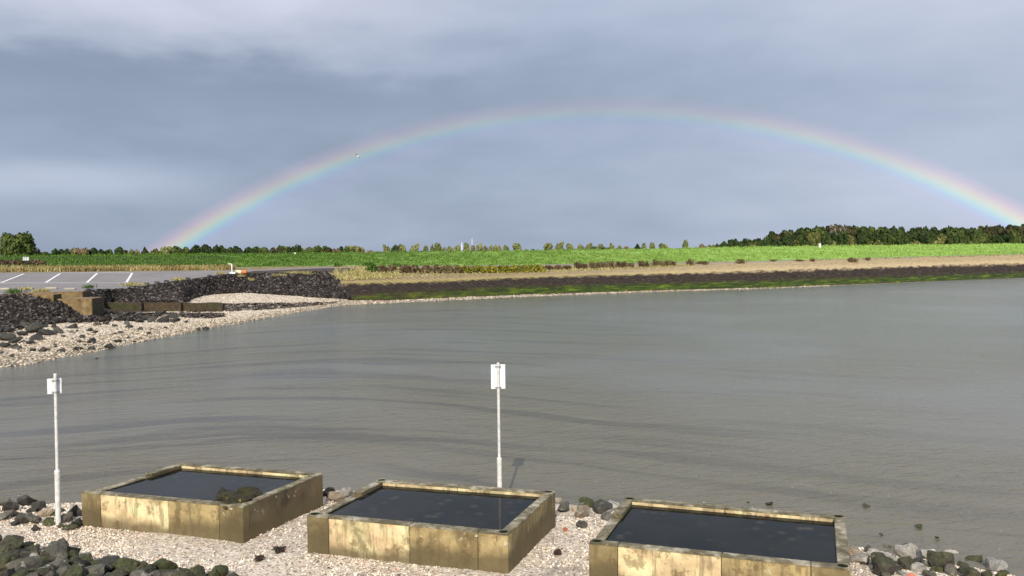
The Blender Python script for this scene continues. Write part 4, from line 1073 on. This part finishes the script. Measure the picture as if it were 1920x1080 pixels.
def shrub(px, py, wpx, hpx, m, lab, group=None, stalk=False, name='shrub', n=None):
    c = S(px, py); w_ = wpx/F_PX*c.y; h = hpx/F_PX*c.y
    r = empty(name, c); n = n or int(60+wpx*14)
    if stalk:
        n = int(n*.45); q = np.stack([rng.normal(0, w_*.24, n), rng.normal(0, .35, n), np.zeros(n)], -1)
        blades('stalks', q, .07, h*random.uniform(.8, 1.1), m, kind=None, parent=r, lean=.28)
        q2 = np.stack([rng.normal(0, w_*.28, n), rng.normal(0, .35, n), rng.uniform(h*.3, h*.95, n)], -1); s = rng.uniform(.05, .13, n)
        batch('foliage', SHELL_V, SHELL_F, q2, np.stack([s, s, s], -1), rng.uniform(0, 6, n), rng.normal(0, 1, (n, 2)), m, .3, None, r)
    else:
        th = rng.uniform(0, 6.28, n); rr = np.sqrt(rng.random(n)); zz = rng.random(n)
        q2 = np.stack([np.cos(th)*rr*w_/2, np.sin(th)*rr*min(w_/2, 1.2), zz*h*np.sqrt(np.maximum(.1, 1-rr**2*.8))], -1); s = rng.uniform(.08, .2, n)
        batch('foliage', SHELL_V, SHELL_F, q2, np.stack([s, s, s], -1), rng.uniform(0, 6, n), rng.normal(0, 1, (n, 2)), m, .3, None, r)
        bm = bmesh.new(); tube(bm, (0, 0, -.1), (0, 0, h*.6), .05, .02, 6); from_bm('stem', bm, M['bark'], r)
    return tag(r, lab, 'shrub', group)
def shrubs():
    for px, w_ in ((698, 24), (715, 22), (735, 20), (760, 24), (778, 20), (800, 22), (820, 22), (838, 22), (856, 22)):
        m = 'brush' if (px//10) % 3 else 'green_brush'
        shrub(px, 511.5, w_, 15, M[m], 'brown-green shrub in the belt above the yellow blocks left of centre', 'shrubs above the yellow blocks left of centre')
    for px in (872, 896, 920, 944, 968, 990, 1008):
        shrub(px, 511-.015*(px-870), 32, 13, M['olive_brush'], 'yellow-olive shrub in the low hedge at the centre of the berm', 'yellow-olive shrubs at the centre of the berm')
    for px in (1028, 1045, 1062): shrub(px, 505, 20, 7, M['brush'], 'low brown shrub right of the yellow-olive hedge', 'low brown shrubs right of the olive hedge')
    for px, h in ((1085, 14), (1098, 11), (1110, 13), (1122, 13), (1134, 13), (1146, 12), (1158, 12), (1172, 11), (1180, 10), (1202, 11), (1214, 12), (1229, 14), (1236, 11), (1248, 11), (1260, 9)):
        shrub(px+random.uniform(-3, 3), 504-.03*(px-1085), random.uniform(8, 14), h*random.uniform(.7, 1.15), M['brush'], 'reddish brown dead stalks in the thicket right of centre', 'reddish brown stalk clumps right of centre', True, 'stalk_clump')
    for px, py, w_, h, lab in ((1294, 497, 14, 11, 'dark reddish stalk clump standing alone right of the thicket'), (1322, 496, 10, 7, 'small dark stalk clump right of the lone reddish one'), (1312, 495, 12, 5, 'low green-brown clump between two stalk clumps'), (1388, 494, 16, 8, 'brown stalk clump on the path edge below the left end of the wood'), (1450, 490.5, 8, 4, 'tiny dark clump on the path edge where the wood rises'), (1524, 490, 6, 5, 'tiny dark clump left of the pair of reddish ones'),
            (1595, 491, 8, 8, 'left of a pair of small reddish clumps below the wood'), (1603, 491, 7, 6, 'right of a pair of small reddish clumps below the wood'), (1627, 488, 9, 6, 'small reddish clump right of the pair'), (1498, 490, 16, 3, 'low dark green clump on the path edge')):
        shrub(px, py, w_, h, M['brush'], lab, None, True, 'stalk_clump')
    for px, w_, h in ((690, 22, 8), (632, 10, 7), (742, 24, 6)): shrub(px, 500, w_, h, M['green_brush'], 'dark green bush at the foot of the grass slope left of centre', 'dark green bushes at the grass foot left of centre')
    # brown earth patch bush at far left
    for px in (8, 30, 55, 72): shrub(px, 497, 26, 10, M['brush'], 'brown withered bush behind the fence at the far left', 'brown bushes behind the fence at the far left')
shrubs()

# ---------------------------------------------------------------- trees
QV = [(-.5, -.4, 0), (.5, -.5, .1), (.55, .45, -.1), (-.45, .5, .12)]
QF = [(0, 1, 2, 3)]
def crown_mesh(seed, n=900, leaf=.09, lobes=9, round_=.0, flatb=True):
    """unit crown: radius ~1 wide, 0..2 high, built from leaf clumps on lobes"""
    r = np.random.default_rng(seed); pos = []
    ce = [(0, 0, 1., .72)]+([(0, 0, .7, .72), (.1, 0, 1.15, .6)] if lobes > 20 else [])
    for _ in range(lobes):
        th = r.uniform(0, 6.28); z = r.uniform(.35, 1.65); rad = math.sqrt(max(.05, 1-(z-1)**2))*.62
        ce.append((math.cos(th)*rad, math.sin(th)*rad, z, r.uniform(.26, .46)))
    wts = np.array([c[3]**2 for c in ce]); wts /= wts.sum()
    idx = r.choice(len(ce), n, p=wts)
    c = np.array(ce)[idx]; v = r.normal(0, 1, (n, 3)); v /= np.linalg.norm(v, axis=1)[:, None]
    pos = c[:, :3]+v*(c[:, 3]*r.uniform(.72, 1.08, n))[:, None]
    s = leaf*r.uniform(.6, 1.6, n)
    T = np.repeat(np.array(QV)[None], n, 0)*s[:, None, None]*2
    # random orientation biased to the outward normal
    nrm = v+r.normal(0, .45, (n, 3)); nrm /= np.linalg.norm(nrm, axis=1)[:, None]
    up = r.normal(0, 1, (n, 3)); a = np.cross(nrm, up); a /= np.linalg.norm(a, axis=1)[:, None]; b = np.cross(nrm, a)
    V = (T[..., 0:1]*a[:, None]+T[..., 1:2]*b[:, None]+T[..., 2:3]*nrm[:, None]+pos[:, None]).reshape(-1, 3)
    # inner twig mass so the crown is not see-through in its middle
    Fc = (np.array(QF)[None]+(np.arange(n)*4)[:, None, None]).reshape(-1, 4)
    return V, Fc
CR = {}
def crown(kind, var, m):
    k = (kind, var, m)
    if k not in CR:
        spec = {'big': (6500, .05, 30), 'wood': (1500, .085, 9), 'round': (520, .10, 6), 'airy': (260, .09, 8), 'bush': (420, .11, 6)}[kind]
        V, Fc = crown_mesh(hash(kind) % 7+var*13 if False else (len(kind)*17+var*13), *spec)
        CR[k] = from_np('crown', V, Fc, M[m], link_it=False)
    return CR[k]
TR = {}
def trunk(var):
    if var not in TR:
        r = random.Random(var); bm = bmesh.new(); tube(bm, (0, 0, 0), (.03, 0, .5), .05, .038, 8, False); tube(bm, (.03, 0, .5), (0, .02, 1.), .038, .012, 8, False)
        for k in range(6):
            a = r.uniform(0, 6.28); z = r.uniform(.35, .75); tube(bm, (.02, 0, z), (.28*math.cos(a), .28*math.sin(a), z+.28), .02, .006, 5, False)
        me = bpy.data.meshes.new('trunk'); bm.to_mesh(me); bm.free(); me.materials.append(M['bark']); TR[var] = me
    return TR[var]
def tree(px, ptop, wpx, d, kind, m, lab, group=None, crown_h=.8, name='tree', zb=.9, var=None, cat='tree'):
    t_ = P(px, ptop, d); H = t_.z-zb; r = empty(name, (t_.x, t_.y, zb)); var = random.randrange(4) if var is None else var
    tr = bpy.data.objects.new('trunk', trunk(var)); COL.objects.link(tr); tr.parent = r; tr.scale = (H*.5, H*.5, H*.88)
    c = bpy.data.objects.new('crown', crown(kind, var, m)); COL.objects.link(c); c.parent = r
    w_ = wpx/F_PX*d/2; ch = H*crown_h/2; c.scale = (w_*1.02, w_, ch); c.location = (0, 0, H-2*ch+.0); c.rotation_euler = (0, 0, random.uniform(0, 6.28))
    return tag(r, lab, cat, group)
def trees():
    tree(30, 433, 60, 210, 'big', 'tree_mid', 'large dark green tree standing alone at the far left behind the dike', crown_h=.86, var=1)
    tree(64, 455, 22, 215, 'airy', 'bare', 'pale half bare tree leaning out right of the large left tree', crown_h=.6)
    hedge = [(85, 472, 24, 'tree_mid'), (95, 470, 26, 'tree_dark'), (107, 467, 26, 'tree_dark'), (120, 468, 22, 'tree_dark'), (132, 463, 20, 'tree_mid'), (142, 466, 18, 'tree_orange'), (150, 464, 26, 'tree_orange'), (164, 468, 24, 'tree_bush'), (180, 465, 22, 'tree_dark'), (194, 467, 22, 'tree_dark'), (205, 468, 20, 'tree_mid'), (225, 463.5, 20, 'tree_dark'), (240, 469, 22, 'tree_bush'), (252, 467, 18, 'tree_orange'), (271, 462.5, 16, 'tree_dark'), (285, 467, 22, 'tree_bush'), (300, 469, 20, 'tree_bush'),
             (315, 462, 24, 'tree_pale'), (330, 462, 26, 'tree_mid'), (345, 463, 22, 'tree_mid'), (362, 461, 20, 'tree_dark'), (376, 457.5, 28, 'tree_dark'), (392, 459, 26, 'tree_dark'), (408, 460, 26, 'tree_dark'), (422, 462, 22, 'tree_dark'), (436, 464, 22, 'tree_dark'), (448, 462, 24, 'tree_dark'), (465, 462, 24, 'tree_dark'), (480, 461, 24, 'tree_dark'), (496, 464, 26, 'tree_mid'), (515, 463, 24, 'tree_brown'), (533, 460, 26, 'tree_mid'), (548, 462, 22, 'tree_dark'), (556, 458.5, 18, 'tree_dark'), (572, 462, 24, 'tree_mid'), (586, 460, 24, 'tree_mid'), (602, 461, 26, 'tree_mid'), (618, 462, 24, 'tree_brown'), (632, 466, 22, 'tree_orange'), (644, 462, 20, 'tree_mid'), (658, 459, 20, 'tree_pale'), (670, 459, 22, 'tree_pale'), (680, 463, 14, 'tree_orange'), (692, 467, 14, 'tree_orange'), (704, 469, 16, 'tree_bush')]
    nm = {'tree_mid': 'mid green', 'tree_dark': 'dark green', 'tree_orange': 'brownish autumn', 'tree_bush': 'olive', 'tree_pale': 'pale green', 'tree_brown': 'dull brown-green'}
    for px, t_, w_, m in hedge:
        seg = 'left of the rainbow foot' if px < 320 else 'right of the rainbow foot'
        tree(px, t_, w_*1.15, random.uniform(270, 310), 'bush' if w_ < 20 else 'wood', m, nm[m]+' tree top in the low treeline, '+seg, nm[m]+' trees of the low treeline '+seg, crown_h=.85)
    row = [(725, 458, 16, 'tree_pale'), (741, 456, 20, 'tree_dark'), (755, 454.5, 14, 'tree_pale'), (777, 455.5, 18, 'tree_pale'), (798, 457.5, 13, 'tree_pale'), (810, 457.5, 9, 'tree_pale'), (822, 456, 17, 'tree_pale'), (832, 461, 10, 'tree_pale'), (844, 459, 10, 'tree_pale'), (857, 457, 12, 'tree_pale'), (874, 456, 13, 'tree_pale'), (887, 457, 11, 'tree_orange'), (900, 453.5, 12, 'tree_pale'), (910, 458, 8, 'tree_orange'), (919, 457.5, 8, 'tree_pale'), (928, 457, 10, 'tree_pale'), (937, 458.5, 8, 'tree_orange'), (949, 457, 11, 'tree_pale'),
           (970, 453, 17, 'tree_pale'), (1027, 452.5, 18, 'tree_pale'), (1049, 452, 17, 'tree_pale'), (1069, 454, 13, 'tree_pale'), (1089, 456, 12, 'tree_pale'), (1104, 454.5, 15, 'tree_pale'), (1127, 455, 13, 'tree_pale'), (1147, 455, 12, 'tree_pale'), (1162, 458, 11, 'tree_pale'), (1173, 459.5, 12, 'tree_orange'), (1208, 456, 11, 'tree_pale'), (1224, 455, 12, 'tree_pale'), (1245, 454, 17, 'tree_pale'), (1284, 450.5, 14, 'tree_pale'), (1316, 454.5, 13, 'tree_orange')]
    ords = 'first second third fourth fifth sixth seventh eighth ninth tenth eleventh twelfth thirteenth fourteenth fifteenth sixteenth seventeenth eighteenth'.split()
    cnt = {}
    for k, (px, t_, w_, m) in enumerate(row):
        seg = 'left of the middle' if px < 960 else 'right of the middle'
        cnt[(seg, m)] = cnt.get((seg, m), 0)+1; od = ords[cnt[(seg, m)]-1]
        if m == 'tree_dark': tree(px, t_, w_, 300, 'round', m, 'dark green dense tree among the pale ones at the left end of the avenue', crown_h=.8)
        elif px == 1284: tree(px, t_, w_, 285, 'round', m, 'tallest pale tree standing alone at the right end of the avenue', crown_h=.72)
        else: tree(px, t_, w_*1.1, 300, 'round', m, od+(' pale yellowish' if m == 'tree_pale' else ' pinkish brown')+' avenue tree on the horizon '+seg+', counted from the left', ('pale' if m == 'tree_pale' else 'pinkish brown')+' avenue trees on the horizon '+seg, crown_h=.56 if k > 17 else .66)
    for px, t_, w_, lab in ((741, 463, 26, 'low dark bush at the left end of the avenue'), (997, 466.5, 28, 'very low dark bush in the gap right of centre'), (1116, 461, 14, 'small dark bush between avenue trees, left of three'), (1138, 461, 24, 'wide dark bush between avenue trees, middle of three'), (1194, 457, 24, 'dark rounded dense bush among the avenue trees'), (1160, 465, 18, 'small dark bush between avenue trees, right of three')):
        tree(px, t_, w_, 290, 'bush', 'tree_dark', lab, crown_h=.9, cat='bush')
    # the wood at the right
    tops = [(1330, 460), (1345, 456), (1365, 452), (1390, 447), (1410, 451), (1425, 449), (1440, 440), (1465, 433), (1497, 430), (1525, 425), (1552, 424), (1582, 421.5), (1615, 425), (1665, 425), (1715, 428), (1765, 427), (1815, 425.5), (1865, 424), (1915, 422), (2100, 418), (2300, 412)]
    px = 1326
    while px < 2010:
        t_ = interp(tops, px)[0]; far = px > 1430
        m = 'tree_brown' if (px > 1850 or 1545 < px < 1600 or random.random() < .05) else ('tree_mid' if (random.random() < .14 or 1515 < px < 1530) else 'tree_dark')
        side = 'left low end' if not far else ('middle' if px < 1700 else 'right part')
        tree(px, t_+random.uniform(-2, 3.), random.uniform(24, 40) if far else random.uniform(18, 26), random.uniform(325, 350), 'wood', m, nm[m]+' tree in the back of the wood, '+side, nm[m]+' back trees of the wood, '+side, crown_h=.88)
        px += random.uniform(9, 14)
    px = 1332
    while px < 2000:
        t_ = interp(tops, px)[0]; base = 460-(px-1400)*.008
        m = random.choice(['tree_bush', 'tree_mid', 'tree_dark', 'tree_dark', 'tree_dark', 'tree_dark'])
        tree(px, t_+(base-t_)*random.uniform(.25, .55), random.uniform(22, 34), random.uniform(290, 315), 'wood', m, nm[m]+' lower tree along the front of the wood', nm[m]+' front trees of the wood', crown_h=.88)
        px += random.uniform(12, 18)
    for px, t_, w_, lab in ((1643, 447, 32, 'pale olive rounded bush at the edge of the wood, biggest'), (1490, 450, 30, 'olive bush at the wood edge left of the white post'), (1513, 455, 18, 'small yellowish bush at the wood edge left of the white post'), (1556, 452, 26, 'olive bush at the wood edge right of the white post'), (1710, 451, 34, 'long olive bush at the wood edge right of the biggest bush'), (1760, 449, 28, 'dull green bush at the wood edge towards the right')):
        tree(px, t_, w_, 265, 'bush', 'tree_bush', lab, crown_h=.95, cat='bush')
    for px, t_ in ((1478, 437), (1562, 419.5), (1580, 420)): tree(px, t_, 18, 318, 'airy', 'bare', 'thin half bare tree rising above the wood', 'half bare trees rising above the wood', crown_h=.6)
trees()

# ---------------------------------------------------------------- rainbow: a far band of lit rain 41 degrees round the point opposite the sun
def rainbow():
    ax = Vector(ANTI); e1 = Vector((0, 0, 1)); e1 = (e1-ax*e1.dot(ax)).normalized(); e2 = ax.cross(e1)
    Rd = 2600.; n = 240; m_ = 10; r0, r1 = 39.4, 43.2; V, UV = [], []
    for i in range(n+1):
        ph = R(-66+132*i/n)
        for j in range(m_+1):
            a = R(r0+(r1-r0)*j/m_); d = ax*math.cos(a)+(e1*math.cos(ph)+e2*math.sin(ph))*math.sin(a)
            V.append(tuple(Vector((0, 0, HC))+d*Rd)); UV.append((i/n, j/m_))
    Fc = np.array([(i*(m_+1)+j, (i+1)*(m_+1)+j, (i+1)*(m_+1)+j+1, i*(m_+1)+j+1) for i in range(n) for j in range(m_)])
    V = np.array(V); keep = [f for f in Fc if min(V[f][:, 2]) > -60]; Fc = np.array(keep)
    m = bpy.data.materials.new('rainbow_light'); m.use_nodes = True; t = NT(m.node_tree)
    u, v = t.sep(t.n('ShaderNodeUVMap').outputs[0])[:2]
    c = t.ramp(v, [(0., (0, 0, 0)), (.36, (.04, .03, .09)), (.44, (.02, .13, .28)), (.51, (.10, .36, .20)), (.58, (.38, .38, .06)), (.65, (.44, .24, .05)), (.73, (.26, .08, .08)), (.86, (0, 0, 0))])
    # strength along the arc: strong feet, faint top
    k = t.math('ABSOLUTE', t.math('SUBTRACT', u, .5))
    s = t.mr(k, .04, .42, .18, .64)
    s = t.math('MULTIPLY', s, t.mr(u, .5, .95, .9, 1.3))
    s = t.math('MULTIPLY', s, t.mr(t.noise(t.comb(u, 0., 0.), 9., 2), .3, .7, .85, 1.1))
    em = t.n('ShaderNodeEmission', {'Color': c, 'Strength': s}); tr = t.n('ShaderNodeBsdfTransparent')
    ad = t.n('ShaderNodeAddShader', {0: em.outputs[0], 1: tr.outputs[0]}); t.n('ShaderNodeOutputMaterial', {0: ad.outputs[0]})
    o = from_np('rainbow', V, Fc, m); l = o.data.uv_layers.new(name='UVMap'); l.data.foreach_set('uv', np.array(UV)[Fc.ravel()].astype(np.float32).ravel())
    o.visible_shadow = True
    tag(o, 'faint rainbow arching over the green dike before grey rain clouds', 'rainbow')
rainbow()
